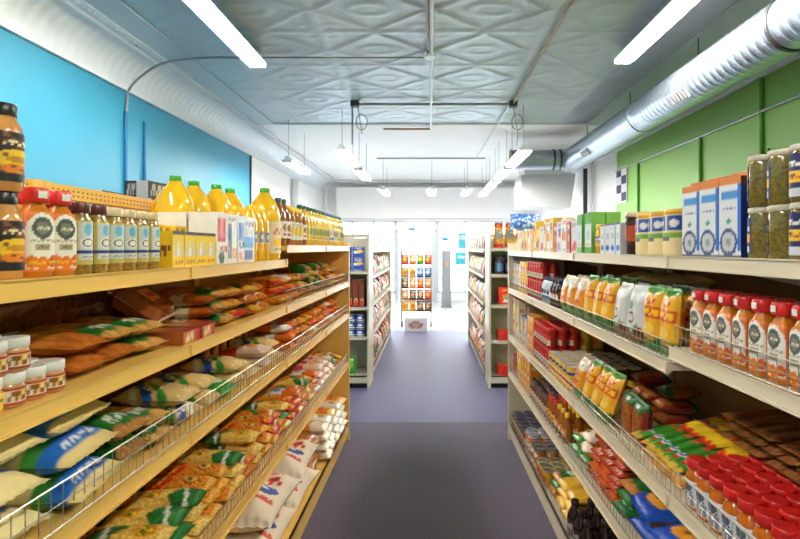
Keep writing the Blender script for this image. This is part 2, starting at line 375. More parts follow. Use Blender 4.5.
def oil(col, cap, lab): return bottle('oil_bottle', [(.03, 0), (.036, .005), (.036, .12), (.034, .15), (.024, .18), (.014, .2), (.013, .206)], col, [(.0155, .204), (.016, .222), (.0145, .225)], cap, (.035, .115, lab), sq=3, cat='bottle')
OILG = oil((228, 184, 30), DGREEN, paint((226, 190, 60), ('e', .5, .6, .34, .28, (120, 130, 40)), ('t', .2, .1, .8, .25, BROWN, 6)))
OILB = oil((140, 78, 26), DGREEN, paint((228, 222, 206), ('e', .5, .62, .36, .26, (140, 100, 40)), ('r', .2, .14, .8, .3, RED)))
OILU = oil((232, 196, 60), BLUE, paint((210, 214, 222), ('r', .1, .1, .9, .34, (60, 130, 200)), ('e', .5, .65, .3, .2, ORANGE)))
dome = [(.027, .166), (.034, .17), (.034, .184), (.022, .196), (.012, .199)]
DOME = bottle('syrup_jar', [(.03, 0), (.035, .005), (.035, .14), (.031, .158), (.03, .166)], (176, 112, 40), dome, YELLOW, (.03, .12, paint((226, 226, 214), ('e', .5, .5, .38, .32, (224, 190, 60)), ('t', .2, .8, .8, .9, RED, 6))), cat='jar')
sj = [(.019, 0), (.0228, .003), (.0228, .036), (.02, .041)]
sc_ = [(.022, .04), (.0235, .0415), (.0235, .056), (.022, .058)]
SJW = bottle('spread_jar', sj, (196, 148, 100), sc_, (226, 226, 222), (.006, .034, paint((232, 220, 196), ('r', 0, 0, 1, .16, (176, 60, 40)), ('r', .32, .25, .66, .85, (232, 200, 120)), ('t', .1, .2, .9, .8, BROWN, 5), ('r', 0, .86, 1, 1, (170, 60, 44)))), n_l=12, cat='jar')
SJY = bottle('spread_jar', sj, (210, 170, 50), sc_, (226, 228, 226), (.006, .034, paint((236, 204, 70), ('r', .42, .1, .6, .9, (80, 150, 70)), ('t', .05, .3, .4, .7, BROWN, 4), ('t', .65, .3, .95, .7, BROWN, 4))), n_l=12, cat='jar')

# bags of the left run
pg = paint((212, 132, 56), ('w', .74, .03, 9, 0, True, (196, 110, 40)), ('w', .36, .04, 7, 1, False, GREEN), ('w', .13, .03, 8, 2, False, (222, 170, 90)), ('t', .2, .2, .8, .28, WHITE, 6), ('e', .45, .56, .3, .1, (238, 204, 110)), ('t', .25, .53, .65, .59, RED, 5))
PASTAG = bag('pasta_packet', .12, .25, .045, pg, 'strand', seed=1)
pg2 = paint((216, 120, 40), ('w', .8, .04, 9, 0, True, (232, 180, 60)), ('d', .42, .35, .07, (46, 130, 44)), ('e', .62, .25, .22, .1, (244, 190, 60)), ('ring', .62, .25, .2, .085, (200, 50, 30)), ('t', .1, .62, .6, .7, RED, 6), ('d', .15, .1, .03, (250, 240, 220)))
PASTAO = bag('pasta_packet', .105, .22, .042, pg2, 'grain', seed=2)
pg3 = paint((222, 138, 40), ('w', .7, .05, 7, 2, True, (204, 40, 30)), ('e', .45, .36, .34, .15, (246, 206, 90)), ('ring', .45, .36, .3, .13, (190, 50, 24)), ('t', .2, .34, .7, .4, DGREEN, 6), ('w', .12, .02, 8, 2, False, (232, 170, 60)), ('t', .1, .78, .9, .88, YELLOW, 7))
PASTAR = bag('pasta_packet', .1, .21, .044, pg3, 'grain', seed=3)
pg4 = paint((238, 198, 96), ('w', .6, .05, 7, 0, True, (38, 120, 50)), ('e', .5, .3, .32, .12, YELLOW), ('t', .2, .26, .8, .34, (80, 100, 30), 5), ('d', .72, .1, .03, WHITE), ('ring', .5, .3, .3, .11, (226, 120, 30)))
PASTAY = bag('pasta_packet', .11, .22, .045, pg4, 'grain', seed=4)
PASTAT = bag('pasta_packet', .09, .26, .04, paint((196, 112, 40), ('r', 0, .35, 1, .5, (240, 226, 190)), ('t', .1, .38, .9, .47, GREEN, 6), ('w', .85, .03, 9, 0, True, (230, 180, 70)), ('w', .2, .04, 9, 2, False, (170, 84, 30))), 'strand', seed=5)
BEANB = bag('bean_bag', .12, .2, .05, paint((150, 76, 32), ('w', .7, .04, 7, 0, True, (116, 52, 24)), ('e', .5, .45, .3, .14, (222, 150, 70)), ('t', .3, .4, .7, .5, WHITE, 5)), 'grain', seed=6)
ricep = paint((232, 208, 140), ('d', .74, -.1, .05, BLUE), ('r', 0, .8, 1, .93, (30, 96, 50)), ('e', .5, .55, .4, .12, (226, 226, 214)), ('t', .22, .5, .78, .56, (130, 140, 150), 12), ('d', .16, .0, .06, (40, 110, 200)), ('d', .28, .0, .045, (70, 150, 60)), ('t', .2, .13, .8, .17, WHITE, 9))
RICEB = bag('rice_bag', .2, .29, .07, ricep, 'film', nu=26, nv=38, seed=7, wr=.1)
ricep2 = paint((238, 220, 160), ('e', .5, .6, .38, .18, (54, 130, 50)), ('ring', .5, .6, .48, .26, (34, 84, 180)), ('r', 0, .2, 1, .3, (34, 90, 190)), ('r', .1, .32, .9, .37, (80, 160, 70)), ('t', .2, .56, .8, .64, WHITE, 6), ('t', .3, .86, .7, .9, TAN, 6))
RICEC = bag('rice_bag', .2, .28, .07, ricep2, 'film', nu=26, nv=38, seed=8, wr=.1)
ricep3 = paint((220, 188, 120), ('d', .5, .5, .07, (40, 96, 190)), ('d', .68, .5, .05, WHITE), ('d', .3, .5, .06, (60, 150, 60)), ('n', 20, 30, .05, WHITE), ('t', .1, .85, .9, .92, WHITE, 6))
RICES = bag('rice_packet', .13, .22, .055, ricep3, 'film', nu=20, nv=30, seed=9)
ricep4 = paint((226, 224, 214), ('r', .1, .5, .9, .75, (44, 96, 180)), ('t', .2, .56, .8, .68, WHITE, 6), ('w', .26, .04, 8, 0, False, (60, 150, 60)), ('r', 0, .88, 1, 1, (222, 188, 120)))
RICEW = bag('rice_packet', .13, .22, .055, ricep4, 'film', nu=20, nv=30, seed=10)
GREENB = bag('lentil_bag', .13, .24, .06, paint((172, 92, 40), ('w', .45, .06, 7, 0, False, (34, 120, 44)), ('t', .2, .15, .8, .3, (220, 235, 215), 6), ('w', .1, .02, 7, 0, False, (190, 130, 70))), 'grain', nu=20, nv=28, seed=12)
SUGARO = bag('sugar_bag', .15, .26, .06, paint((232, 150, 50), ('w', .4, .05, 6, 0, False, (240, 228, 206)), ('t', .15, .5, .85, .66, (210, 60, 30), 6), ('t', .2, .15, .8, .22, RED, 6), ('w', .82, .04, 6, 0, True, (244, 214, 130))), 'film', nu=20, nv=28, seed=13)
SUGARW = bag('sugar_bag', .15, .26, .06, paint((236, 232, 222), ('t', .2, .55, .8, .7, (214, 110, 50), 5), ('e', .5, .3, .25, .1, (226, 170, 80))), 'film', nu=20, nv=28, seed=14)
CRISPS = bag('snack_bag', .13, .2, .05, paint((220, 190, 170), ('w', .6, .05, 7, 0, True, (206, 60, 34)), ('e', .5, .38, .32, .14, (236, 150, 50)), ('t', .2, .7, .8, .82, WHITE, 5), ('n', 16, 20, .08, (250, 244, 230))), 'film', seed=15)
MIXW = bag('snack_bag', .11, .18, .045, paint((228, 226, 222), ('w', .5, .05, 7, 1, False, (214, 110, 40)), ('e', .5, .7, .3, .12, (60, 130, 190)), ('t', .2, .3, .8, .4, RED, 5)), 'film', seed=16)
sackp = paint((234, 220, 196), ('t', .28, .6, .9, .74, (214, 66, 50), 8), ('e', .6, .46, .34, .11, (58, 78, 150)), ('e', .64, .48, .18, .045, (214, 222, 236)), ('e', .46, .42, .09, .03, WHITE), ('t', .26, .26, .94, .32, (214, 90, 70), 14), ('t', .3, .8, .88, .87, (216, 90, 70), 11), ('e', .42, .13, .07, .03, (214, 50, 40)))
SACKW = bag('flour_sack', .4, .46, .15, sackp, 'sack', nu=60, nv=70, seed=17, wr=.16, seal=.03, cat='sack')
SACKB = bag('grain_sack', .24, .36, .12, paint((186, 112, 42), ('w', .94, .01, 5, 0, True, (214, 160, 90))), 'grain', nu=24, nv=30, seed=18, wr=.12, cat='sack')
dkp = paint((66, 32, 20), ('r', .3, .3, .7, .6, (110, 52, 28)), ('r', 0, 0, 1, .04, (130, 100, 84)), ('r', 0, .96, 1, 1, (150, 130, 120)))
DTRAY = bag('bread_pack', .17, .2, .046, paint((128, 70, 34), ('r', 0, 0, 1, .05, (150, 110, 84)), ('r', 0, .94, 1, 1, (170, 140, 120)), ('e', .5, .5, .3, .2, (110, 60, 30)), ('n', 14, 14, .12, (60, 28, 16))), 'liquid', seed=60, cat='bread')
# clear clamshell tray of brown loaf with an orange label
def clamshell():
    mb = MB(); w, d, h = .22, .14, .06
    vs = []
    for z, k in ((0, .82), (h * .5, 1), (h * .55, 1), (h, .86)):
        for (sx, sy) in ((-1, -.8), (-.8, -1), (.8, -1), (1, -.8), (1, .8), (.8, 1), (-.8, 1), (-1, .8)): vs.append((sx * w / 2 * k, sy * d / 2 * k, z))
    fs = [(i * 8 + k, i * 8 + (k + 1) % 8, i * 8 + 8 + (k + 1) % 8, i * 8 + 8 + k) for i in range(3) for k in range(8)]
    mb.add(vs, fs + [tuple(range(24, 32)), tuple(range(8))[::-1]], (138, 70, 30))
    rim = MB()
    for sy in (-1, 1): rim.box(-w / 2 - .004, w / 2 + .004, sy * d / 2 - .004, sy * d / 2 + .004, h * .48, h * .56, (196, 170, 150))
    lab = MB().box(-.05, .05, -.03, .03, h, h + .001, (232, 150, 50)); lab.box(-.05, .05, -.03, -.02, h + .001, h + .0014, (190, 40, 50)); lab.box(-.035, .035, -.004, .012, h + .001, h + .0014, (200, 70, 40))
    return Kind('cake_tray', 'tray', mb.mesh('cake_tray', 'liquid'), [('rim', rim.mesh('rim', 'plastic'), []), ('label', lab.mesh('label', 'paper'), [])], w, d, h)
CLAM = clamshell()
BISC = carton('biscuit_packet', .1, .16, .035, paint((186, 104, 60), ('r', .8, 0, 1, 1, (180, 40, 50)), ('t', .1, .3, .7, .7, CREAM, 6)), paint((170, 90, 46)), paint((170, 84, 40), ('r', 0, 0, 1, .16, (186, 44, 60)), ('e', .5, .6, .3, .2, (220, 160, 90))), n=12, m='film', cat='packet')
DJAR = bottle('coffee_jar', [(.034, 0), (.04, .006), (.04, .13), (.034, .15)], (56, 24, 16), [(.036, .149), (.038, .152), (.038, .172), (.036, .175)], (44, 22, 18),
              (.03, .12, paint((60, 26, 18), ('e', .5, .5, .34, .4, (214, 110, 50)), ('e', .5, .5, .2, .24, (236, 170, 100)), ('r', 0, 0, 1, .08, CREAM))), cat='jar')
# right run
mk = paint((224, 228, 232), ('r', 0, .9, 1, 1, (214, 130, 60)), ('r', .1, .74, .9, .84, (60, 140, 210)), ('r', .86, .1, 1, .9, (40, 110, 200)), ('t', .15, .6, .8, .64, BLUE, 7), ('e', .44, .2, .4, .17, (50, 74, 130)), ('e', .44, .2, .3, .13, (196, 200, 204)), ('e', .44, .2, .12, .05, (150, 150, 156)), ('r', 0, 0, 1, .04, (90, 96, 120)), ('e', .45, .46, .12, .03, (60, 150, 130)), ('t', .2, .07, .8, .1, NAVY, 7))
mks = paint((22, 40, 110), ('t', .2, .2, .8, .5, (96, 96, 120), 5), ('r', 0, .92, 1, 1, (110, 40, 36)), ('t', .2, .82, .8, .88, WHITE, 4))
MILK = carton('milk_carton', .075, .06, .2, mk, mks, paint((206, 120, 60), ('r', 0, 0, 1, .2, RED)), n=24, gable=.06, cat='carton')
olab = paint((30, 52, 110), ('r', .1, .3, .9, .55, (226, 180, 60)), ('t', .15, .62, .85, .75, WHITE, 5), ('r', .2, .05, .8, .2, (210, 216, 224)))
TIN = bottle('herb_jar', [(.026, 0), (.029, .004), (.029, .094), (.027, .1)], (128, 112, 48), [(.0285, .099), (.03, .101), (.03, .109), (.0285, .111)], (206, 196, 172), (.012, .09, olab, -.9, .5), m='grainjar', cat='jar')
olab2 = paint((30, 36, 90), ('r', .0, .0, 1, .2, (206, 206, 214)), ('r', 0, .34, 1, .6, (232, 190, 50)), ('t', .1, .4, .9, .54, BROWN, 6), ('t', .1, .7, .9, .84, WHITE, 6), ('n', 12, 12, .06, ORANGE))
TIN2 = bottle('herb_jar', [(.026, 0), (.029, .004), (.029, .094), (.027, .1)], (120, 100, 50), [(.0285, .099), (.03, .101), (.03, .109), (.0285, .111)], (210, 204, 190), (.01, .093, olab2, 0, 1.5), m='grainjar', cat='jar')
tubp = paint((238, 216, 160), ('r', .12, .62, .44, .98, (36, 84, 170)), ('r', .56, .62, .9, .98, (36, 84, 170)), ('r', 0, .44, 1, .56, (120, 170, 60)), ('e', .28, .8, .1, .1, WHITE), ('e', .72, .8, .1, .1, WHITE), ('r', .3, .36, .6, .46, (90, 100, 90)))
TUBC = bottle('noodle_tub', [(.04, 0), (.044, .005), (.045, .12)], (238, 214, 160), [(.0445, .119), (.047, .121), (.047, .133), (.044, .136)], (226, 170, 60), (.004, .118, tubp, 0, 1.5), m='plastic', sq=3.2, cat='tub')
TUBD = bottle('noodle_tub', [(.034, 0), (.037, .005), (.038, .13)], (60, 34, 26), [(.038, .129), (.041, .131), (.041, .144), (.038, .147)], (214, 190, 160), (.03, .118, paint((60, 34, 26), ('e', .3, .5, .22, .4, (214, 100, 40)), ('r', .6, .2, .95, .8, (190, 70, 34))), 0, 1.5), m='plastic', cat='tub')
WCAR = carton('milk_box', .05, .05, .115, paint((216, 222, 226), ('r', 0, .94, 1, 1, (40, 60, 130)), ('e', .5, .22, .36, .1, (30, 96, 190)), ('t', .2, .5, .8, .7, (150, 170, 190), 4)), paint((206, 214, 220)), paint((180, 190, 210)), n=14)
GPK = carton('tea_box', .08, .06, .175, paint((206, 222, 226), ('r', 0, .72, 1, 1, (60, 150, 40)), ('r', 0, 0, 1, .16, (80, 160, 60)), ('t', .15, .2, .85, .26, ORANGE, 6), ('e', .5, .45, .3, .12, (180, 200, 210))), paint((110, 170, 70)), paint((66, 150, 44)), n=16)
YJAR = bottle('mustard_jar', [(.028, 0), (.032, .004), (.032, .085), (.028, .098)], (224, 170, 40), [(.029, .097), (.031, .1), (.031, .118), (.029, .12)], (236, 190, 60), (.03, .08, paint((236, 180, 50), ('r', 0, .4, 1, .8, (60, 120, 180)), ('t', .1, .5, .9, .7, WHITE, 5))), cat='jar')
def gbox(seed, base, accents, w, d, h, name='food_box', n=14):
    rg = random.Random(seed); L = []
    for a in accents:
        x, y = rg.uniform(0, .5), rg.uniform(0, .7)
        L.append(rg.choice([('r', x, y, x + rg.uniform(.3, .5), y + rg.uniform(.12, .28), a), ('e', x + .2, y + .15, rg.uniform(.18, .35), rg.uniform(.1, .2), a)]))
    L += [('t', .12, .84, .88, .93, accents[0], 6), ('t', .15, .06, .85, .12, accents[-1], 7)]
    return carton(name, w, d, h, paint(base, *L), paint(base, ('t', .1, .4, .9, .55, accents[0], 6)), paint(accents[0] if seed % 2 else base), n=n)
BX = [gbox(1, CREAM, [RED, (120, 160, 90), YELLOW], .09, .06, .15), gbox(2, (226, 190, 90), [YELLOW, BROWN, (190, 60, 30)], .1, .07, .14), gbox(3, WHITE, [RED, ORANGE, GREY], .08, .05, .17),
      gbox(4, (232, 190, 60), [WHITE, RED, DBROWN], .07, .05, .19), gbox(5, (220, 222, 224), [BLUE, RED, GREY], .085, .06, .16), gbox(6, (170, 50, 34), [WHITE, (120, 30, 22), TAN], .07, .05, .15),
      gbox(7, (210, 214, 220), [(110, 60, 50), BLUE, RED], .08, .06, .15), gbox(8, (226, 150, 50), [WHITE, RED, YELLOW], .09, .06, .12), gbox(9, (226, 214, 190), [BLUE, TEAL, ORANGE], .09, .06, .1), gbox(10, YELLOW, [(214, 160, 40), WHITE, RED], .08, .06, .11)]
BXD = ['cream box with red print', 'golden box with brown picture', 'white box with red print', 'tall yellow box', 'pale box with blue print', 'dark red box', 'pale grey box', 'orange box with white print', 'beige box with teal print', 'bright yellow box']
BPAT = bag('party_bag', .22, .16, .07, paint((60, 120, 200), ('n', 16, 14, .35, (210, 226, 240)), ('n', 20, 18, .15, (30, 70, 160))), 'film', nu=26, nv=20, seed=20)
REDJ = bottle('sauce_jar', [(.026, 0), (.029, .004), (.029, .08), (.025, .098)], (176, 36, 26), [(.027, .097), (.029, .1), (.029, .113), (.027, .115)], (196, 40, 34), (.02, .075, paint((226, 210, 196), ('r', 0, .55, 1, 1, RED), ('e', .5, .3, .2, .18, GREEN))), cat='jar')
BWB = bottle('milk_bottle', [(.025, 0), (.029, .004), (.029, .1), (.02, .125), (.014, .132)], (206, 216, 226), [(.0155, .131), (.016, .148), (.014, .15)], (44, 52, 90), (.02, .09, paint((210, 222, 236), ('r', 0, 0, 1, .4, (80, 140, 210)), ('e', .5, .7, .3, .2, NAVY))), cat='bottle')
BLKB = bottle('cola_bottle', [(.025, 0), (.029, .004), (.029, .1), (.02, .125), (.014, .132)], (34, 22, 22), [(.0155, .131), (.016, .148), (.014, .15)], BLACK, (.03, .085, paint((110, 60, 44), ('e', .5, .5, .3, .3, WHITE))), cat='bottle')
YBAG = bag('noodle_bag', .11, .2, .05, paint((236, 178, 40), ('r', .05, .5, .95, .66, (214, 60, 34)), ('t', .1, .52, .9, .64, YELLOW, 5), ('w', .18, .03, 8, 0, False, (46, 120, 44)), ('w', .88, .02, 8, 0, True, (70, 140, 50)), ('e', .5, .34, .3, .09, (244, 206, 90)), ('ring', .5, .78, .25, .07, RED)), 'film', nu=20, nv=30, seed=21)
OBAG = bag('noodle_bag', .12, .18, .05, paint((230, 156, 40), ('w', .7, .05, 7, 0, True, (240, 226, 206)), ('e', .5, .45, .32, .14, (214, 70, 36)), ('t', .2, .42, .8, .5, YELLOW, 5), ('w', .2, .04, 8, 1, False, (60, 130, 50)), ('e', .7, .82, .1, .06, GREEN)), 'film', seed=22)
WBAG = bag('snack_bag', .13, .19, .05, paint((206, 210, 208), ('w', .75, .05, 7, 0, True, (226, 230, 232)), ('e', .3, .62, .16, .08, (80, 150, 90)), ('ring', .4, .4, .2, .1, (110, 50, 30)), ('w', .2, .05, 8, 1, False, (120, 74, 44)), ('e', .7, .25, .12, .06, (60, 140, 60))), 'film', seed=23)
BEIGEB = bag('rice_packet', .14, .24, .055, paint((222, 200, 140), ('w', .8, .04, 7, 0, True, (214, 170, 60)), ('e', .5, .5, .25, .1, (90, 140, 70))), 'film', seed=24)
BRNBAG = bag('nut_bag', .1, .15, .055, paint((160, 92, 34), ('w', .76, .04, 7, 0, True, (30, 104, 44)), ('e', .5, .86, .14, .05, (220, 230, 220)), ('r', .9, 0, 1, .8, (140, 40, 30))), 'grain', seed=25)
GSTK = bag('sweet_packet', .05, .2, .028, paint((62, 150, 50), ('e', .5, .3, .4, .05, (214, 220, 230)), ('e', .5, .3, .26, .035, (60, 90, 190)), ('e', .5, .2, .3, .03, RED), ('e', .5, .72, .4, .05, (226, 90, 60)), ('w', .1, .02, 8, 0, False, (214, 170, 60))), 'film', nu=10, nv=24, seed=26)
YRSTK = bag('sweet_packet', .055, .2, .03, paint((238, 200, 40), ('e', .5, .4, .44, .08, (206, 44, 44)), ('e', .5, .4, .28, .04, (140, 170, 220)), ('e', .5, .75, .4, .06, RED), ('w', .1, .02, 8, 0, False, RED)), 'film', nu=10, nv=24, seed=27)
GOLDB = bag('nut_bag', .1, .16, .045, paint((214, 156, 40), ('e', .5, .5, .34, .16, (236, 200, 90)), ('ring', .5, .5, .34, .16, (150, 110, 30)), ('e', .4, .8, .16, .05, RED), ('e', .6, .2, .16, .06, (70, 110, 190)), ('n', 16, 20, .08, RED)), 'film', seed=28)
BSTICK = bag('breadstick_packet', .05, .26, .03, paint((132, 84, 40), ('n', 6, 3, .3, (84, 50, 26)), ('w', .1, .02, 7, 0, False, (170, 110, 60))), 'strand', seed=29)
REDPK = bag('sausage_packet', .1, .26, .03, paint((104, 36, 22), ('w', .8, .03, 7, 0, True, (206, 96, 40)), ('r', 0, .0, 1, .16, (190, 66, 36)), ('t', .15, .05, .85, .14, (230, 220, 210), 5), ('r', .2, .3, .8, .85, (196, 92, 44))), 'film', seed=30)
BLUPK = bag('crisp_bag', .2, .28, .06, paint((26, 72, 170), ('e', .5, .3, .34, .14, (232, 160, 50)), ('e', .45, .3, .08, .03, BROWN), ('d', .7, .3, .09, (234, 164, 50)), ('r', .1, .84, .34, .98, (220, 226, 236)), ('e', .75, .52, .18, .06, (236, 180, 70))), 'film', nu=26, nv=34, seed=31)
GRNPK = bag('herb_bag', .12, .2, .04, paint((40, 116, 52), ('e', .5, .5, .3, .12, (200, 210, 190)), ('w', .2, .04, 7, 0, False, (180, 120, 60)), ('t', .2, .7, .8, .8, WHITE, 5)), 'film', seed=32)
YLWPK = bag('corn_bag', .14, .22, .05, paint((226, 180, 50), ('e', .5, .5, .3, .14, (240, 206, 100)), ('w', .84, .04, 7, 0, True, (200, 150, 40)), ('t', .2, .45, .8, .55, RED, 6)), 'film', seed=33)
def sbot(body, cap, lab, h=.15, r=.026): return bottle('sauce_bottle', [(r * .9, 0), (r, .004), (r, h * .55), (r * .75, h * .7), (r * .45, h * .82), (r * .42, h * .86)], body, [(r * .5, h * .855), (r * .52, h * .99), (r * .4, h)], cap, (h * .12, h * .5, lab), cat='bottle')
RCAPB = sbot((150, 80, 30), (214, 44, 34), paint((230, 190, 60), ('r', 0, 0, 1, .3, BROWN), ('e', .5, .6, .3, .2, RED)))
YCAPB = sbot((150, 86, 34), (236, 190, 40), paint((226, 150, 50), ('r', 0, 0, 1, .3, DBROWN), ('e', .5, .6, .3, .2, WHITE)))
BLKCAP = sbot((96, 52, 24), (26, 24, 26), paint((206, 186, 160), ('r', 0, 0, 1, .3, BROWN)), h=.13, r=.028)
DKB = sbot((40, 26, 24), (38, 26, 24), paint((70, 50, 50), ('t', .1, .3, .9, .7, (180, 180, 190), 5)), h=.17, r=.036)
def can(body_p, lid, h=.09, r=.036, name='food_can', cat='can', body=GREY):
    rim = MB().lathe([(r * .96, h - .001), (r * 1.02, h), (r * 1.02, h + .003), (r * .94, h + .003), (r * .9, h)], 20, lid).mesh('lid', 'plastic')
    base = bottle(name, [(r * .97, 0), (r, .003), (r, h - .002), (r * .96, h)], body, None, None, (.004, h - .005, body_p, 0, 3.12), m='plastic', cat=cat, n=20, n_l=28)
    base.parts = [('wrapper', base.parts[0][1], []), ('lid', rim, [])]
    base.h = h + .003
    return base
CANW = can(paint((214, 216, 218), ('e', .5, .5, .2, .3, ORANGE), ('r', 0, .7, 1, .8, RED)), (206, 210, 216), .075, .038)
CANG = can(paint((80, 76, 92), ('r', 0, .3, 1, .6, (214, 90, 40)), ('e', .5, .5, .1, .25, YELLOW)), (120, 116, 132), .1, .04)
CANY = can(paint((226, 180, 50), ('e', .5, .5, .15, .3, RED), ('e', .1, .5, .1, .3, GREEN)), (200, 190, 150), .09, .034)
GLID = can(paint((226, 190, 60), ('e', .5, .4, .2, .3, (214, 120, 40))), (60, 160, 50), .11, .032, 'pickle_jar', 'jar', (200, 160, 50))
WLID = can(paint((90, 46, 26), ('r', 0, .1, 1, .45, (226, 180, 50)), ('t', .1, .5, .9, .6, BLUE, 12)), (232, 222, 206), .1, .034, 'peanut_jar', 'jar', (70, 36, 20))
SLID = can(paint((232, 190, 50), ('r', 0, .7, 1, .85, (60, 90, 160)), ('t', .1, .2, .9, .4, RED, 12)), (190, 196, 204), .11, .033, 'cocoa_can', 'can', (226, 186, 50))
BLID = can(paint((190, 120, 50), ('e', .5, .5, .15, .3, WHITE)), (38, 36, 36), .06, .036)
REDC = can(paint((190, 40, 30), ('r', 0, .3, 1, .7, (214, 120, 60)), ('e', .5, .5, .1, .2, WHITE)), (190, 50, 40), .11, .03, 'sauce_can')

# ------------------------------------------------------------------ shelving
def wire_fence(L, h, nose=0., dense=.03):
    mb = MB()
    for z in (.004, h): mb.tube([(-L / 2 + .006, 0, z), (L / 2 - .006, 0, z)], .0019, 5)
    mb.tube([(-L / 2 + .006, 0, h * .55), (L / 2 - .006, 0, h * .55)], .0012, 4)
    n = int(L / dense)
    for i in range(n + 1):
        x = -L / 2 + .008 + (L - .016) * i / n; mb.tube([(x, 0, .002), (x, 0, h)], .0012, 4, cap=False)
    return mb.mesh('wire_fence', 'wire')
def unit(run, s0, s1, heights, depth, panel_h, m, desc, fences={}, end_near=False, end_far=False, back=True, dbl=False, name='shelving_unit', kick_in=.02, frame=None):
    """one shelving unit; local x runs along the aisle, -y faces the aisle"""
    L = s1 - s0; o = bpy.data.objects.new(name, None); COL.objects.link(o)
    o.location = run.P((s0 + s1) / 2, 0, 0); o.rotation_euler = (0, 0, run.rz()); tag(o, desc, 'shelving', 'shelving units of the aisle')
    g = .0015; x0, x1 = -L / 2 + g, L / 2 - g
    # back panel with its top rail and a strip of punched holes
    b = MB().box(x0, x1, depth + .004, depth + .03, .1, panel_h - .045, WHITE)
    link('back_panel', b.mesh('back_panel', {'shelfL': 'backL', 'shelfR': 'backR'}.get(m, m)), o)
    t = MB().box(x0, x1, depth, depth + .034, panel_h - .043, panel_h, WHITE)
    tr = link('top_rail', t.mesh('top_rail', m), o)
    hl = MB(); k = int(L / .022)
    for i in range(k):
        x = x0 + .012 + i * .022
        for z in (panel_h - .03, panel_h - .016): hl.box(x - .003, x + .003, depth - .001, depth + .0002, z - .0025, z + .0025, (110, 92, 60))
    link('hole_strip', hl.mesh('hole_strip', 'paper'), tr)
    for x in (x0 + .012, x1 - .012):
        u = MB().box(x - .012, x + .012, depth - .018, depth + .003, .1, panel_h, WHITE); link('upright', u.mesh('upright', m), o)
    ba = MB().box(x0, x1, 0, depth, .125, .14, WHITE).box(x0, x1, .0, .012, .06, .14, WHITE)
    link('base_deck', ba.mesh('base_deck', m), o)
    kk = MB().box(x0, x1, kick_in, kick_in + .01, 0, .06, WHITE); link('kick_plate', kk.mesh('kick_plate', m if kick_in < .03 else 'kick'), o)
    for i, h in enumerate(heights):
        s = MB().box(x0, x1, .006, depth - .018, h - .022, h, WHITE).box(x0, x1, .0, .006, h - .024, h + .001, WHITE)
        for xx in (x0 + .002, x1 - .006): s.add([(xx, depth - .02, h - .022), (xx, depth - .02, h - .09), (xx, .1, h - .022), (xx + .004, depth - .02, h - .022), (xx + .004, depth - .02, h - .09), (xx + .004, .1, h - .022)],
                                           [(0, 1, 2), (3, 5, 4), (0, 3, 4, 1), (1, 4, 5, 2)])
        so = link('shelf', s.mesh('shelf', m), o)
        pc = MB()                                              # sloped price channel with upper and lower lips
        pc.box(x0, x1, -.004, 0, h - .027, h + .001, WHITE).box(x0, x1, -.008, 0, h - .032, h - .027, WHITE).box(x0, x1, -.008, -.004, h + .001, h + .004, WHITE)
        pc.box(x1 - .012, x1, -.0095, -.004, h - .03, h + .002, (214, 190, 120))
        link('price_channel', pc.mesh('price_channel', m), so)
        if i in fences:
            fo = link('wire_fence', wire_fence(L - .01, fences[i]), so); fo.location = (0, .008, h)
    if -1 in fences:
        fo = link('wire_fence', wire_fence(L - .01, fences[-1]), o); fo.location = (0, .008, .14)
    for flag, x in ((end_near, -L / 2), (end_far, L / 2)):
        if flag:
            if run.side > 0: x = -x
            q = .022; xa, xb = (x - q / 2, x + q / 2)
            e = MB().box(xa, xb, -.006, depth + .03, 0, frame or 1.56, WHITE); link('end_panel', e.mesh('end_panel', m), o)
    return o
DP = .43
LH = [1.465, 1.25, 1.0, .62]; LHF = [1.53, 1.25, 1.0, .62]
RHn = [1.495, 1.245, .83, .54]; RHf = [1.495, 1.20, .83, .54]
LS = [-.35, .55, 1.485, 2.44, 3.32, 4.2]
unit(LR, LS[1], LS[2], LH, DP, 1.71, 'shelfL', 'cream shelving unit on the left nearest the camera, with red-capped honey bottles', {2: .085})
unit(LR, LS[2], LS[3], LH, DP, 1.71, 'shelfL', 'cream shelving unit on the left with yellow oil jugs on top', {2: .075, 3: .05})
unit(LR, LS[3], LS[4], LHF, DP, 1.71, 'shelfL', 'left cream shelving unit just beyond the yellow oil jugs', {1: .07, 2: .07, 3: .06})
unit(LR, LS[4], LS[5], LHF, DP, 1.71, 'shelfL', 'left cream shelving unit ending the near run at the cross aisle', {1: .07, 2: .07, 3: .06}, end_far=True)
RS = [-.35, .55, 1.475, 2.39, 3.3, 4.21]
unit(RR, RS[1], RS[2], RHn, DP, 1.6, 'shelfR', 'cream shelving unit on the right nearest the camera, with milk cartons on top', {1: .06, 2: .075, 3: .06})
unit(RR, RS[2], RS[3], RHf, DP, 1.6, 'shelfR', 'right cream shelving unit with yellow noodle bags on its second shelf', {1: .055, 2: .06, 3: .06, -1: .06})
unit(RR, RS[3], RS[4], RHf, DP, 1.6, 'shelfR', 'right cream shelving unit with green-topped tea boxes at its near end', {1: .055, 2: .06, 3: .055, -1: .06})
unit(RR, RS[4], RS[5], RHf, DP, 1.6, 'shelfR', 'right cream shelving unit ending the near run at the cross aisle', {1: .055, 2: .06, 3: .055, -1: .06}, end_far=True)

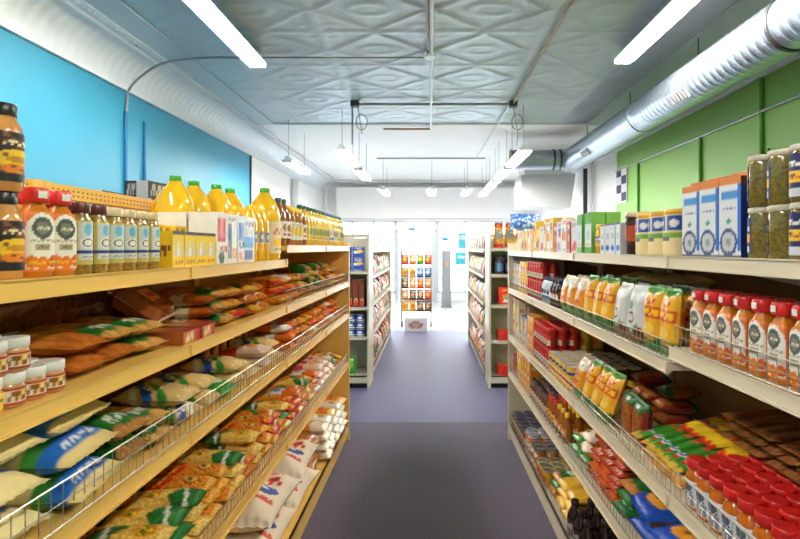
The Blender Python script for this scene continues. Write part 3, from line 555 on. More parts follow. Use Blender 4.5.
# ------------------------------------------------------------------ stock, left run
W1, W2, W3, W4, W5 = ['left ' + x + ' shelf' for x in ('top', 'second', 'third', 'fourth', 'bottom')]
h = LH[0]
for i in range(5): put(BLKJ, 'black-labelled sauce bottle', W1, LR, .60 + i * .075, .05, h + .001, R.uniform(-.1, .1), layer='bottom')
for i in range(5): put(BLKJ, 'black-labelled sauce bottle', W1, LR, .60 + i * .075, .05, h + .1505, R.uniform(-.1, .1), layer='top')
for r, dd in enumerate((.05, .105)):
    for s in (.975, 1.036): put(HONEYB, 'red-capped honey bottle', W1, LR, s, dd, h + .001, -.35 + R.uniform(-.05, .05), row=ROWW[r])
    for s in (1.095, 1.15): put(SPICED, 'brown-capped spice jar', W1, LR, s, dd, h + .001, -.2 + R.uniform(-.2, .2), row=ROWW[r])
    for s in (1.205, 1.258, 1.311, 1.364): put(SPICEL, 'beige-capped spice jar', W1, LR, s, dd, h + .001, -.2 + R.uniform(-.2, .2), row=ROWW[r])
rows(YTUB, 'yellow snack box with triangle windows', W1, LR, 1.41, 1.69, h, d0=.035, deep=1, pitch=.07)
rows(YSM, 'flat yellow snack box', W1, LR, 1.42, 1.69, h, d0=.115, deep=1, layers=3)
put(WPACKR, 'white flour pack with red square', W1, LR, 1.785, .06, h + .001)
put(WPACKB, 'white flour pack with blue print', W1, LR, 1.967, .06, h + .001)
put(WPACKR, 'white flour pack with red square', W1, LR, 1.79, .16, h + .001, row='second'); put(WPACKB, 'white flour pack with blue print', W1, LR, 1.97, .16, h + .001, row='second')
rows(OILS, 'small yellow oil bottle', W1, LR, 2.07, 2.295, h, d0=.045, deep=2)
for s, dd in ((1.98, .275), (2.13, .275), (2.25, .235), (2.4, .235)): put(JUG, 'big yellow oil jug with green cap', W1, LR, s - .02, dd, h + .001, R.uniform(-.1, .1), row='back')
put(JUG, 'big yellow oil jug with green cap', W1, LR, 2.365, .075, h + .001, -.1, row='front')
h = LHF[0]
for i in range(21):
    s = 2.50 + i * .079
    K, de = ((OILB, 'brown oil bottle with green cap') if i in (0, 1, 5) else (DOME, 'jar with yellow domed lid') if i in (2, 3, 4) else (OILU, 'pale oil bottle with blue cap') if i in (14, 15, 18) else (OILG, 'yellow oil bottle with green cap'))
    put(K, de, W1, LR, s, .055, h + .001, R.uniform(-.2, .2), row='front')
    put(K, de, W1, LR, s + .01, .14, h + .001, R.uniform(-.2, .2), row='second')
# second shelf
h = LH[1]
for i in range(9):
    for l in range(2):
        if l == 1 and i > 6: continue
        K, de = (SJY, 'yellow-labelled spread jar') if (i + l) % 4 == 1 or i < 4 else (SJW, 'brown spread jar')
        put(K, de + ' with white lid', W2, LR, .61 + i * .0485 + l * .01, .04, h + .001 + l * .0585, R.uniform(-.4, .4), row='front', layer=LAYW[l])
        put(K, de + ' with white lid', W2, LR, .61 + i * .0485 + l * .01, .09, h + .001 + l * .0585, R.uniform(-.4, .4), row='second', layer=LAYW[l])
pile([(PASTAG, 'brown pasta packet with green band')], W2, LR, 1.07, 1.45, h, layers=2, jz=.08)
for i in range(11): put(DTRAY, 'dark brown bread pack on edge', W2, LR, .98 + i * .052, .31, h + .087, rz=-PI / 2 + R.uniform(-.05, .05), rx=0, ry=PI / 2 + .2)
put(CLAM, 'clear cake tray with orange label', W2, LR, 1.52, .17, h + .085, rz=.25, rx=.65)
rows(BISC, 'biscuit packet with red end', W2, LR, 1.46, 1.68, h, d0=.03, layers=1)
pile([(PASTAO, 'orange pasta packet with green stripe'), (PASTAG, 'brown pasta packet with green band'), (PASTAT, 'long brown pasta packet'), (PASTAR, 'orange pasta packet with red end')], W2, LR, 1.70, 2.44, h, layers=3, jz=.16)
pile([(BEANB, 'brown bean bag')], W2, LR, 1.7, 2.4, h, d0=.27, layers=2, jz=.1)
pile([(PASTAO, 'orange pasta packet with green stripe'), (PASTAY, 'yellow pasta packet with green end'), (PASTAR, 'orange pasta packet with red end'), (MIXW, 'white snack bag with orange end'), (GREENB, 'brown lentil bag with green end')], W2, LR, 2.46, 4.15, h, layers=3, jz=.14)
# third shelf
h = LH[2]
pile([(RICEB, 'large rice bag with blue and green bands'), (RICEC, 'large rice bag with green oval')], W3, LR, .58, 1.26, h, layers=3, jz=.2, mixed=False, fill=1, d0=.01)
pile([(GREENB, 'brown lentil bag with green end'), (PASTAG, 'brown pasta packet with green band')], W3, LR, 1.22, 1.52, h, layers=2, jz=.1)
pile([(RICES, 'gold rice packet with blue and green stripes'), (RICEW, 'white rice packet with blue panel')], W3, LR, 1.53, 2.22, h, layers=2, jz=.2)
pile([(BEANB, 'brown bean bag')], W3, LR, 1.3, 2.1, h, d0=.27, layers=2, jz=.1)
for i in range(6): put(DJAR, 'dark coffee jar with orange disc', W3, LR, 2.14 + i * .088, .27, h + .03 * 0 + .001, R.uniform(-.1, .1))
pile([(RICES, 'gold rice packet with blue and green stripes'), (CRISPS, 'red and white snack bag'), (PASTAR, 'orange pasta packet with red end')], W3, LR, 2.24, 2.6, h, layers=2, jz=.1)
pile([(CRISPS, 'red and white snack bag'), (MIXW, 'white snack bag with orange end'), (PASTAO, 'orange pasta packet with green stripe'), (PASTAR, 'orange pasta packet with red end')], W3, LR, 2.66, 4.15, h, layers=3, jz=.18)
# fourth shelf
h = LH[3]
pile([(PASTAR, 'orange pasta packet with red end'), (PASTAO, 'orange pasta packet with green stripe'), (PASTAY, 'yellow pasta packet with green end')], W4, LR, 1.05, 2.7, h, layers=3, jz=.14)
pile([(PASTAR, 'orange pasta packet with red end'), (PASTAY, 'yellow pasta packet with green end'), (PASTAO, 'orange pasta packet with green stripe')], W4, LR, 1.05, 2.7, h, d0=.25, layers=2, jz=.1)
for l, c in enumerate(((4.15, 3),)):
    pile([(CRISPS, 'red and white snack bag'), (PASTAO, 'orange pasta packet with green stripe'), (PASTAR, 'orange pasta packet with red end'), (PASTAY, 'yellow pasta packet with green end'), (MIXW, 'white snack bag with orange end')], W4, LR, 2.72, 4.15, h, layers=3, jz=.2)
# bottom shelf
for (s, d_, hh, a, tx) in ((2.42, .18, .142, .03, 0), (2.43, .17, .292, -.03, .0), (2.89, .18, .142, -.03, 0), (2.885, .17, .292, .04, 0)):
    put(SACKW, 'big white flour sack with red lettering', W5, LR, s, d_ + .02, hh, a - PI / 2, rx=tx, layer='bottom' if hh < .2 else 'top')
put(SACKB, 'brown grain sack', W5, LR, 3.26, .22, .142, .1, layer='bottom'); put(SACKB, 'brown grain sack', W5, LR, 3.26, .22, .262, -.12, layer='top')
pile([(SUGARO, 'orange and white sugar bag'), (SUGARW, 'white sugar bag')], W5, LR, 3.4, 4.16, .141, d0=-.01, layers=4, jz=.12, mixed=False)

# ------------------------------------------------------------------ stock, right run
V1, V2, V3, V4, V5 = ['right ' + x + ' shelf' for x in ('top', 'second', 'third', 'fourth', 'bottom')]
h = RHn[0]
for i in range(9):
    s = .62 + i * .066
    K, de = (TIN, 'olive herb jar with pale lid') if i >= 7 else (TIN2, 'navy and yellow herb jar')
    for l in range(2):
        for r in range(2): put(K, de, V1, RR, s, .05 + r * .066, h + .001 + l * .112, .3 + R.uniform(-.2, .2), row=ROWW[r], layer=LAYW[l])
for i, s in enumerate((1.235, 1.325, 1.415)): put(MILK, 'tall white and blue milk carton', V1, RR, s, .055, h + .001, .1); 
for i, s in enumerate((1.235, 1.325, 1.415)): put(MILK, 'tall white and blue milk carton', V1, RR, s, .125, h + .001, .0, row='second')
rows(TUBC, 'cream noodle tub with yellow lid', V1, RR, 1.48, 1.78, h, d0=.035, deep=2)
rows(TUBD, 'dark noodle tub with orange print', V1, RR, 1.785, 1.87, h, d0=.035, deep=2)
rows(WCAR, 'small white milk box', V1, RR, 1.88, 2.10, h, d0=.035, deep=2)
rows(YJAR, 'yellow mustard jar', V1, RR, 2.11, 2.18, h, d0=.035, deep=2)
rows(GPK, 'green-topped tea box', V1, RR, 2.19, 2.44, h, d0=.035, deep=2)
rows(BX[6], 'pale grey box', V1, RR, 2.45, 2.54, h, deep=2); s = 2.54
for q in (5, 2, 4, 5, 3, 2, 3, 6, 1, 3, 7, 0, 1, 1, 0, 0):
    K = BX[q]
    if s + K.w > 4.17: break
    put(K, BXD[q], V1, RR, s + K.w / 2, .02 + K.d / 2, h + .001, R.uniform(-.04, .04), row='front')
    put(K, BXD[q], V1, RR, s + K.w / 2, .035 + K.d * 1.5, h + .001, R.uniform(-.04, .04), row='second'); s += K.w + .006
put(BPAT, 'blue and white patterned bag on box tops', V1, RR, 3.86, .06, h + .195, PI / 2 - .3, rx=.8)
# second shelf
h = RHn[1]
rows(HONEYB, 'red-capped honey bottle', V2, RR, .60, 1.46, h, d0=.04, deep=2, pitch=.063, rzj=.12)
h = RHf[1]
stand(YBAG, 'yellow noodle bag with red panel', V2, RR, 1.49, 1.72, h, d0=.03, pitch=.108, deep=2, lean=.1)
stand(WBAG, 'clear and white snack bag', V2, RR, 1.73, 2.0, h, d0=.03, pitch=.13, deep=2)
stand(YBAG, 'yellow noodle bag with red panel', V2, RR, 2.02, 2.36, h, d0=.03, pitch=.108, deep=2, lean=.14)
stand(OBAG, 'orange and white noodle bag', V2, RR, 2.37, 2.76, h, d0=.03, pitch=.125, deep=2)
pile([(BEIGEB, 'beige rice packet')], V2, RR, 1.85, 2.45, h, d0=.17, layers=4, jz=.1)
rows(BLKB, 'small black cola bottle', V2, RR, 2.78, 2.97, h, d0=.04, deep=3)
rows(BWB, 'blue and white milk bottle', V2, RR, 2.98, 3.17, h, d0=.04, deep=3)
rows(REDJ, 'red sauce jar', V2, RR, 3.18, 3.6, h, d0=.04, deep=2, layers=2)
rows(BX[9], 'bright yellow box', V2, RR, 3.61, 3.87, h, deep=2, layers=2)
rows(BX[8], 'beige box with teal print', V2, RR, 3.88, 4.17, h, deep=2, layers=2)
# third shelf
h = RHn[2]
rows(SYRUP, 'red-capped syrup bottle', V3, RR, .80, 1.44, h, d0=.035, deep=6, pitch=.0575, rzj=.1, dgap=.008)
pile([(GOLDB, 'gold nut bag')], V3, RR, 1.46, 1.78, h, layers=1, jz=.2)
for i in range(7): put(GSTK, 'green sweet packet', V3, RR, 1.49 + i * .054, .13, h + .05, R.uniform(.1, .4), rx=.12)
for i in range(7): put(YRSTK, 'yellow and red sweet packet', V3, RR, 1.48 + i * .057, .29, h + .05, R.uniform(-.1, .3), rx=.1, row='bottom')
for i in range(6): put(YRSTK, 'yellow and red sweet packet', V3, RR, 1.50 + i * .057, .28, h + .083, R.uniform(-.2, .4), rx=.12, row='top')
for i in range(6):
    for l in range(3): put(BSTICK, 'brown breadstick packet', V3, RR, 1.2 + i * .062 - .05 * 0, .30, h + .137 + l * .031, R.uniform(-.12, .12), layer=LAYW[l])
pile([(BRNBAG, 'brown nut bag with green top')], V3, RR, 2.0, 2.4, h, d0=.2, layers=3, jz=.2)
stand(BRNBAG, 'standing brown nut bag with green top', V3, RR, 1.80, 2.02, h, d0=.07, pitch=.104)
stand(YBAG, 'yellow noodle bag with red panel', V3, RR, 2.03, 2.38, h, d0=.02, pitch=.112, lean=.35)
stand(OBAG, 'orange and white noodle bag', V3, RR, 2.38, 2.53, h, d0=.02, pitch=.13, lean=.3)
rows(SLID, 'yellow cocoa can with silver lid', V3, RR, 2.54, 2.98, h, d0=.035, deep=3)
rows(WLID, 'dark peanut jar with cream lid', V3, RR, 2.55, 2.98, h, d0=.26, deep=2, layers=1)
rows(REDJ, 'red sauce jar', V3, RR, 2.99, 3.4, h, d0=.04, deep=3, layers=2)
rows(GLID, 'yellow pickle jar with green lid', V3, RR, 3.0, 3.4, h + .0, d0=.235, deep=2, layers=2)
rows(BX[7], 'orange box with white print', V3, RR, 3.41, 3.6, h, deep=2, layers=2)
rows(BX[8], 'beige box with teal print', V3, RR, 3.61, 3.89, h, deep=2, layers=2)
rows(BX[0], 'cream box with red print', V3, RR, 3.9, 4.18, h, deep=2, layers=2)
# fourth shelf
h = RHn[3]
put(BLUPK, 'blue crisp bag with golden picture', V4, RR, 1.55, .17, h + .002, .1); put(BLUPK, 'blue crisp bag with golden picture', V4, RR, 1.77, .17, h + .002, .05)
put(BLUPK, 'blue crisp bag with golden picture', V4, RR, 1.60, .17, h + .064, .2, layer='top'); put(BLUPK, 'blue crisp bag with golden picture', V4, RR, 1.80, .18, h + .064, -.15, layer='top')
pile([(GRNPK, 'green herb bag')], V4, RR, 1.90, 2.02, h, layers=3)
pile([(REDPK, 'brown and orange sausage packet')], V4, RR, 2.02, 2.34, h, layers=6, jz=.06, fill=1)
pile([(OBAG, 'orange and white noodle bag'), (YLWPK, 'yellow corn bag')], V4, RR, 2.34, 2.62, h, layers=3, jz=.2)
rows(YCAPB, 'brown sauce bottle with yellow cap', V4, RR, 2.63, 2.85, h, d0=.035, deep=6)
rows(RCAPB, 'brown sauce bottle with red cap', V4, RR, 2.86, 3.04, h, d0=.035, deep=6)
rows(BLKCAP, 'brown bottle with black cap', V4, RR, 3.05, 3.5, h, d0=.035, deep=5)
rows(BX[7], 'orange box with white print', V4, RR, 3.51, 3.8, h, deep=2, layers=2)
rows(BX[9], 'bright yellow box', V4, RR, 3.81, 3.98, h, deep=2, layers=2)
rows(BX[5], 'dark red box', V4, RR, 3.99, 4.17, h, deep=2)
# bottom shelf
h = .14
rows(DKB, 'dark squat sauce bottle', V5, RR, 2.30, 2.6, h, d0=.03, deep=4)
pile([(YLWPK, 'yellow corn bag')], V5, RR, 2.61, 2.9, h, layers=3, jz=.2)
pile([(GRNPK, 'green herb bag')], V5, RR, 2.91, 3.03, h, layers=3)
rows(CANY, 'yellow food can', V5, RR, 3.04, 3.26, h, d0=.03, deep=4, layers=1)
pile([(GOLDB, 'gold nut bag')], V5, RR, 2.92, 3.2, h, d0=.22, layers=4)
rows(BLID, 'tan food can with black lid', V5, RR, 3.27, 3.43, h, d0=.03, deep=4, layers=2)
rows(CANW, 'white food can', V5, RR, 3.44, 3.62, h, d0=.03, deep=4, layers=2)
rows(CANG, 'grey food can with orange band', V5, RR, 3.63, 4.16, h, d0=.03, deep=4, layers=1)

# ------------------------------------------------------------------ far gondolas beyond the cross aisle
FL = Run('far left', -.66, 0, -1); FR = Run('far right', .62, 0, 1)
FH = [1.5, 1.2, .88, .55]
far_kinds = [(PASTAO, 'orange packet'), (CRISPS, 'red and white bag'), (REDPK, 'dark red packet'), (GREENB, 'brown and green bag'), (MIXW, 'white snack bag'), (YBAG, 'yellow noodle bag'), (GRNPK, 'green bag'), (BEANB, 'brown bean bag')]
for rn, nm, z0, z1 in ((FL, 'left', 6.14, 8.9), (FR, 'right', 6.14, 8.6)):
    w = (z1 - z0) / 3
    for k in range(3):
        unit(rn, z0 + k * w, z0 + (k + 1) * w, FH, DP, 1.66, 'shelfF', ['near', 'middle', 'farthest'][k] + ' grey-cream unit of the ' + nm + ' run beyond the cross aisle', end_near=False, end_far=(k == 2), kick_in=.05, frame=1.62)
    for i, hh in enumerate([.14] + FH[::-1]):
        wh = 'far ' + nm + ' ' + ['bottom', 'fourth', 'third', 'second', 'top'][i] + ' shelf'
        s = z0 + .02
        while s < z1 - .16:
            K, de = R.choice(far_kinds)
            if nm == 'right' and i in (2, 3, 4): K, de = R.choice([(WBAG, 'clear snack bag'), (GOLDB, 'gold nut bag'), (YBAG, 'yellow noodle bag'), (BRNBAG, 'brown nut bag')])
            if i == 4 and nm == 'left':
                q = R.choice([2, 4, 6, 0]); K2 = BX[q]; put(K2, BXD[q], wh, rn, s + K2.w / 2, .05, hh + .001); s += K2.w + .01; continue
            stand(K, de, wh, rn, s, s + K.w + .005, hh, d0=.02, lean=.2); s += K.w + .012
# end caps: shelving facing the camera
def endcap(nm, x0, x1, y, m='shelfF'):
    rn = Run('cap', 0, 0, 1); cx = (x0 + x1) / 2
    class E:                                                   # a run whose aisle is the cross aisle
        side = 1
        def P(s, t, d, h): return (cx + t, y + d, h)
        def rz(s): return 0.
    e = E()
    hs = [1.52, 1.235, .905, .52] if nm == 'right' else [1.27, .88, .56]
    o = unit(e, -(x1 - x0) / 2, (x1 - x0) / 2, hs, .38, 1.68, m, 'grey-cream end unit facing the camera at the start of the far ' + nm + ' run', kick_in=.05)
    for x in (-(x1 - x0) / 2 - .012, (x1 - x0) / 2 + .012):
        q = MB().box(x - .01, x + .01, .0, .42, 0, 1.68, WHITE); link('end_panel', q.mesh('end_panel', m), o)
    return e
EL = endcap('left', -1.46, -.68, 5.72); ER = endcap('right', .66, 1.44, 5.72)
def cap_rows(e, K, desc, where, t0, t1, h, **k): rows(K, desc, where, e, t0, t1, h, **k)
BLUB = gbox(21, (30, 80, 180), [WHITE, (20, 50, 130), YELLOW], .12, .1, .13, 'pasta_box'); BRNB = gbox(22, (110, 54, 30), [(60, 28, 20), TAN, RED], .06, .1, .3, 'biscuit_box')
REDB = carton('red_tea_box', .24, .16, .19, paint((214, 44, 30), ('e', .5, .45, .36, .2, (232, 160, 50)), ('e', .5, .3, .2, .12, (50, 80, 160)), ('e', .3, .22, .12, .08, WHITE), ('t', .1, .75, .9, .88, YELLOW, 8)), paint((200, 36, 28)), paint((206, 70, 40)), n=16)
REDS = carton('red_tea_box', .26, .16, .105, paint((214, 44, 34), ('t', .1, .3, .9, .7, (190, 30, 24), 9)), paint((196, 36, 28)), paint((190, 80, 40)), n=12)
GRNB = bag('green_tea_bag', .12, .2, .06, paint((60, 150, 50), ('e', .5, .5, .3, .2, (110, 190, 80)), ('t', .2, .7, .8, .8, WHITE, 5)), 'film', seed=40)
BCAN = can(paint((30, 70, 170), ('r', 0, .1, 1, .3, WHITE), ('e', .5, .6, .1, .2, WHITE)), (180, 190, 206), .075, .045)
PRNG = can(paint((200, 150, 50), ('r', 0, 0, 1, .16, RED), ('e', .5, .55, .12, .2, (120, 130, 150)), ('r', 0, .85, 1, 1, RED), ('n', 12, 20, .1, YELLOW)), RED, .27, .05, 'crisp_tube', 'can')
DRKJ = bottle('olive_jar', [(.045, 0), (.05, .005), (.05, .13), (.042, .15)], (34, 28, 48), [(.044, .149), (.046, .152), (.046, .175), (.044, .178)], (38, 34, 60), (.03, .12, paint((70, 76, 100), ('r', .35, 0, .65, 1, (80, 130, 190)))), cat='jar')
cw = (-.36, .36)
cap_rows(EL, BLUB, 'blue pasta box', 'left end unit second shelf', *cw, 1.27, layers=2, d0=.05)
cap_rows(EL, BRNB, 'tall brown biscuit box', 'left end unit third shelf', *cw, .88, d0=.05)
cap_rows(EL, BCAN, 'blue food can', 'left end unit fourth shelf', *cw, .56, d0=.05, layers=3)
stand(GRNB, 'green tea bag', 'left end unit bottom shelf', EL, -.36, .36, .14, d0=.05)
cap_rows(ER, PRNG, 'orange and red crisp tube', 'right end unit top shelf', *cw, 1.52, d0=.05)
cap_rows(ER, DRKJ, 'dark olive jar', 'right end unit second shelf', *cw, 1.235, d0=.05, deep=2)
cap_rows(ER, REDB, 'tall red tea box', 'right end unit third shelf', *cw, .905, d0=.04)
cap_rows(ER, REDS, 'low red tea box', 'right end unit fourth shelf', *cw, .52, d0=.04)
cap_rows(ER, REDS, 'low red tea box', 'right end unit bottom shelf', *cw, .14, d0=.04)

# other side of the left gondola: a high shelf with boxes that look over the back panel
BS = Run('left back', -1.625, .54, 1)
unit(BS, 1.485, 3.32, [1.5], .43, 1.70, 'shelfL', 'cream shelving unit behind the left run, facing the blue wall', name='shelving_unit')
DBOX = carton('dark_box', .17, .12, .085, paint((40, 36, 40), ('t', .1, .2, .9, .8, (190, 186, 180), 8)), paint((44, 40, 44), ('r', .5, 0, 1, 1, (200, 204, 210)), ('t', .05, .2, .45, .8, (180, 176, 170), 6)), paint((30, 26, 26)), n=20)
for i, (s, dd, z, a) in enumerate(((2.62, .2, 0, .1), (2.63, .2, .086, 0), (2.61, .2, .172, .12), (2.63, .2, .258, -.1))):
    put(DBOX, 'dark lettered box seen over left back panel', 'behind left run', BS, s, dd, 1.501 + z, a, layer=LAYW[i % 4])
WBX = carton('white_box', .15, .12, .083, paint((214, 216, 220), ('t', .1, .3, .5, .7, GREY, 6)), None, paint((60, 56, 60)), n=14)
for i in range(4): put(WBX, 'pale box seen over left back panel', 'behind left run', BS, 2.84, .2, 1.501 + i * .0845, .1 * i - .1, layer=LAYW[i])
for i in range(3): put(DBOX, 'dark box in the lower stack', 'behind left run', BS, 2.25, .2, 1.501 + i * .086, .05, layer=LAYW[i])

# ------------------------------------------------------------------ the room
XW, YB, YE, CZ = 3.0, -3.2, 15.0, 3.4
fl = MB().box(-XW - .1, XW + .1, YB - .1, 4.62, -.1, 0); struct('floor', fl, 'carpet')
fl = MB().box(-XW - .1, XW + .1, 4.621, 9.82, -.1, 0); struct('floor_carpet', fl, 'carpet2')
fl = MB().box(-XW - .1, XW + .1, 9.821, YE + .15, -.1, -.001); struct('floor_tiles', fl, 'tilefloor')
struct('wall_left', MB().box(-XW - .1, -XW, YB, 8.83, 0, 3.5), 'blue'); struct('wall_left_far', MB().box(-XW - .1, -XW + .01, 8.87, YE, 0, 3.5), 'white')
struct('trim_1', MB().box(-XW - .1, -XW + .02, 8.82, 8.87, 0, 3.08), 'band')
struct('wall_right', MB().box(XW, XW + .1, YB, 8.5, 0, 3.5), 'green'); struct('wall_right_far', MB().box(XW - .01, XW + .1, 8.52, YE, 0, 3.5), 'white')
struct('wall_rear', MB().box(-XW - .1, XW + .1, YB - .1, YB, 0, 3.5), 'white')
# pressed tin ceiling: every tile a diamond, an oval and raised seams
def ceiling():
    tx, ty = .965, .85; nx = 6; y0, y1 = 2.05 - ty * 6, 8.4
    ny = int(round((y1 - y0) / ty)); n = 26
    X = np.linspace(-tx * nx / 2, tx * nx / 2, nx * n + 1); Y = np.linspace(y0, y0 + ny * ty, ny * n + 1)
    x, y = np.meshgrid(X, Y); u = np.mod((x + tx * nx / 2) / tx, 1) * 2 - 1; v = np.mod((y - y0) / ty, 1) * 2 - 1
    au, av = np.abs(u), np.abs(v)
    dm = np.abs(u) + np.abs(v); z = np.zeros_like(x)
    g = lambda t, c, w: np.exp(-((t - c) / w) ** 2)
    z += .013 * g(dm, .92, .05) + .006 * g(dm, .74, .035)
    ov = np.sqrt((u / .55) ** 2 + (v / .4) ** 2); z += .009 * g(ov, .62, .09) + .006 * np.clip(.3 - ov, 0, 1)
    z += .010 * g(np.maximum(au, av), 1, .03) + .006 * g(np.maximum(au, av), .9, .03) * (dm > 1)
    z += .006 * g(np.sqrt((au - .8) ** 2 + (av - .8) ** 2), .12, .05)
    P = np.stack([x, y, CZ - z], -1).reshape(-1, 3)
    return MB().add(P, gridfaces(len(X), len(Y), True), smooth=True), y0 + ny * ty
cm, ye = ceiling(); struct('ceiling', cm, 'tin')
struct('ceiling_far', MB().box(-XW - .05, XW + .05, ye, YE, CZ, CZ + .1), 'white')
struct('ceiling_slab', MB().box(-XW - .1, XW + .1, YB - .1, ye, CZ + .02, CZ + .12), 'white')
struct('trim_2', MB().box(-XW + .28, XW - .28, ye - .03, ye + .03, CZ - .025, CZ + .01), 'white')
# coves along both walls: a fluted quarter round below a band of beads
def cove(side):
    mb = MB(); n = 10; L0, L1 = YB, YE; ys = np.arange(L0, L1, .03)
    nu = len(ys); vs = []
    for j, yy in enumerate(ys):
        fl_ = .006 * math.sin(yy / .12 * 2 * PI)
        for k in range(n + 1):
            t = k / n * PI / 2; r = .25 - fl_ * math.sin(2 * t)
            vs.append((side * (XW - .31 + (r + .03) * math.cos(t) * 1.0), yy, 3.08 + .02 + r * 1.1 * math.sin(t)))
    fs = [(j * (n + 1) + k, (j + 1) * (n + 1) + k, (j + 1) * (n + 1) + k + 1, j * (n + 1) + k + 1) for j in range(nu - 1) for k in range(n)]
    if side < 0: fs = [f[::-1] for f in fs]
    # concave: mirror the arc so that it bulges to the corner
    mb.add(vs, fs, smooth=True)
    xs = sorted((side * (XW), side * (XW - .035))); mb.box(xs[0], xs[1], L0, L1, 3.06, 3.10)
    xs = sorted((side * (XW - .29), side * (XW - .40))); mb.box(xs[0], xs[1], L0, L1, CZ - .035, CZ - .005)
    xs = sorted((side * (XW - .27), side * (XW - .30))); mb.box(xs[0], xs[1], L0, L1, CZ - .06, CZ - .005)
    yy = L0
    while yy < 9:
        mb.box(min(side * (XW - .32), side * (XW - .37)), max(side * (XW - .32), side * (XW - .37)), yy, yy + .035, CZ - .047, CZ - .035); yy += .07
    return mb
struct('trim_3', cove(-1), 'cove'); struct('trim_4', cove(1), 'cove')
struct('trim_5', MB().box(-XW + .3, -XW + .36 + .3, YB, ye, CZ - .02, CZ - .008), 'tin'); struct('trim_6', MB().box(XW - .66, XW - .3, YB, ye, CZ - .02, CZ - .008), 'tin')
# shop front
GB = 2.28
wb = MB().box(-XW, XW, YE, YE + .15, GB, 3.5); struct('wall_front', wb, 'white')
fr = MB().box(-2.6, 2.6, YE - .3, YE, 2.35, 3.2); struct('wall_bulkhead', fr, 'white')
struct('trim_7', MB().box(-2.9, 1.8, YE - .36, YE - .31, CZ - .06, CZ - .01).box(-2.9, -2.85, YE - .36, YE - .31, GB, CZ - .05), 'wpipe')
def window(name, x0, x1, z0, z1, mull=()):
    f = MB(); t = .05
    f.box(x0, x1, YE + .02, YE + .1, z1 - t, z1).box(x0, x1, YE + .02, YE + .1, z0, z0 + t).box(x0, x0 + t, YE + .02, YE + .1, z0, z1).box(x1 - t, x1, YE + .02, YE + .1, z0, z1)
    for x in mull: f.box(x - .02, x + .02, YE + .02, YE + .1, z0, z1)
    o = struct(name, f, 'alu'); g = MB().box(x0 + t, x1 - t, YE + .055, YE + .063, z0 + t, z1 - t); link('pane', g.mesh('pane', 'glass'), o); return o
window('window_1', -3.0, -.98, .25, GB, (-1.6, -2.2)); window('window_2', .2, 3.0, .25, GB, (1.0, 1.9))
struct('wall_sill_left', MB().box(-3, -.98, YE, YE + .12, 0, .25), 'white'); struct('wall_sill_right', MB().box(.2, 3, YE, YE + .12, 0, .25), 'white')
window('window_3', -.98, .2, 1.98, GB)
d = window('door_1', -.86, .02, 0, 1.97); hd = MB().tube([(-.12, YE - .03, .9), (-.12, YE - .03, 1.2)], .012, 8); link('door_handle', hd.mesh('door_handle', 'alu'), d)
struct('door_frame', MB().box(-.98, -.87, YE, YE + .12, 0, 1.98).box(.03, .2, YE, YE + .12, 0, 1.98), 'alu')
struct('street', MB().box(-12, 12, YE + .15, YE + 14, -.12, -.02), 'street')

def sheet(name, x0, x1, z0, z1, y, col, label, cat, lines=None):
    f = paint(col, *(lines or []))
    u, v = np.meshgrid(np.linspace(0, 1, 16), np.linspace(0, 1, 16)); P = np.stack([x0 + u * (x1 - x0), u * 0 + y, z0 + v * (z1 - z0)], -1).reshape(-1, 3)
    mb = MB().add(P, gridfaces(16, 16), vcols=rgba(f, u, v).reshape(-1, 4)); mb.box(x0, x1, y + .0005, y + .003, z0, z1, WHITE)
    return tag(link(name, mb.mesh(name, 'paper')), label, cat)
sheet('blue_sign', -.62, -.42, 2.03, 2.12, YE + .01, (40, 150, 220), 'small blue sign above the glass entrance door', 'sign', [('t', .1, .3, .9, .7, WHITE, 4)])
sheet('window_poster', .72, 1.0, 1.05, 1.4, YE + .01, (60, 190, 215), 'lower teal poster on the front window right of the entrance', 'poster', [('t', .1, .5, .9, .7, WHITE, 5)])
sheet('window_poster', .8, 1.0, 1.5, 1.95, YE + .01, (70, 195, 220), 'upper teal poster on the front window right of the entrance', 'poster', [('t', .1, .6, .9, .8, WHITE, 5)])
sheet('window_poster', -1.32, -1.2, .75, 1.15, YE + .01, (90, 205, 235), 'narrow pale blue poster on the window left of the entrance', 'poster')
sheet('window_poster', .34, .52, 1.72, 1.82, YE + .01, (60, 180, 220), 'tiny teal sticker high on the front window beside the door', 'poster')

# things on walls
pp = MB().box(XW - .014, XW - .011, 8.05, 8.5, 2.22, 2.78, (214, 220, 226)); pst = link('wall_poster', pp.mesh('wall_poster', 'paper'))
for i, (a, b) in enumerate(((0, 0), (1, 1), (0, 2), (1, 3))): pp = MB().box(XW - .016, XW - .0142, 8.07 + a * .21, 8.27 + a * .21, 2.25 + b * .13, 2.38 + b * .13, NAVY); link('navy_square', pp.mesh('navy_square', 'paper'), pst)
tag(pst, 'navy and white chequered poster at the far end of green wall', 'poster')
def pipe(name, pts, r, m, label, cat='pipe', n=8, group=None):
    return tag(link(name, MB().tube(pts, r, n).mesh(name, m)), label, cat, group)
def arc_pts(pts, k=6):
    P = [np.array(p, float) for p in pts]; out = [P[0]]
    for i in range(1, len(P) - 1):
        a = P[i] + (P[i - 1] - P[i]) * .4; b = P[i] + (P[i + 1] - P[i]) * .4
        for j in range(k + 1):
            t = j / k; out.append((1 - t) ** 2 * a + 2 * t * (1 - t) * P[i] + t * t * b)
    out.append(P[-1]); return out
pipe('wall_conduit', [(-XW + .015, 5.2, .3), (-XW + .015, 5.2, 2.86)], .018, 'bluepipe', 'blue painted vertical conduit on blue wall, nearer of two', n=10)
pipe('wall_conduit', [(-XW + .015, 5.55, .3), (-XW + .015, 5.55, 2.84)], .016, 'bluepipe', 'blue painted vertical conduit on blue wall, farther and shorter', n=10)
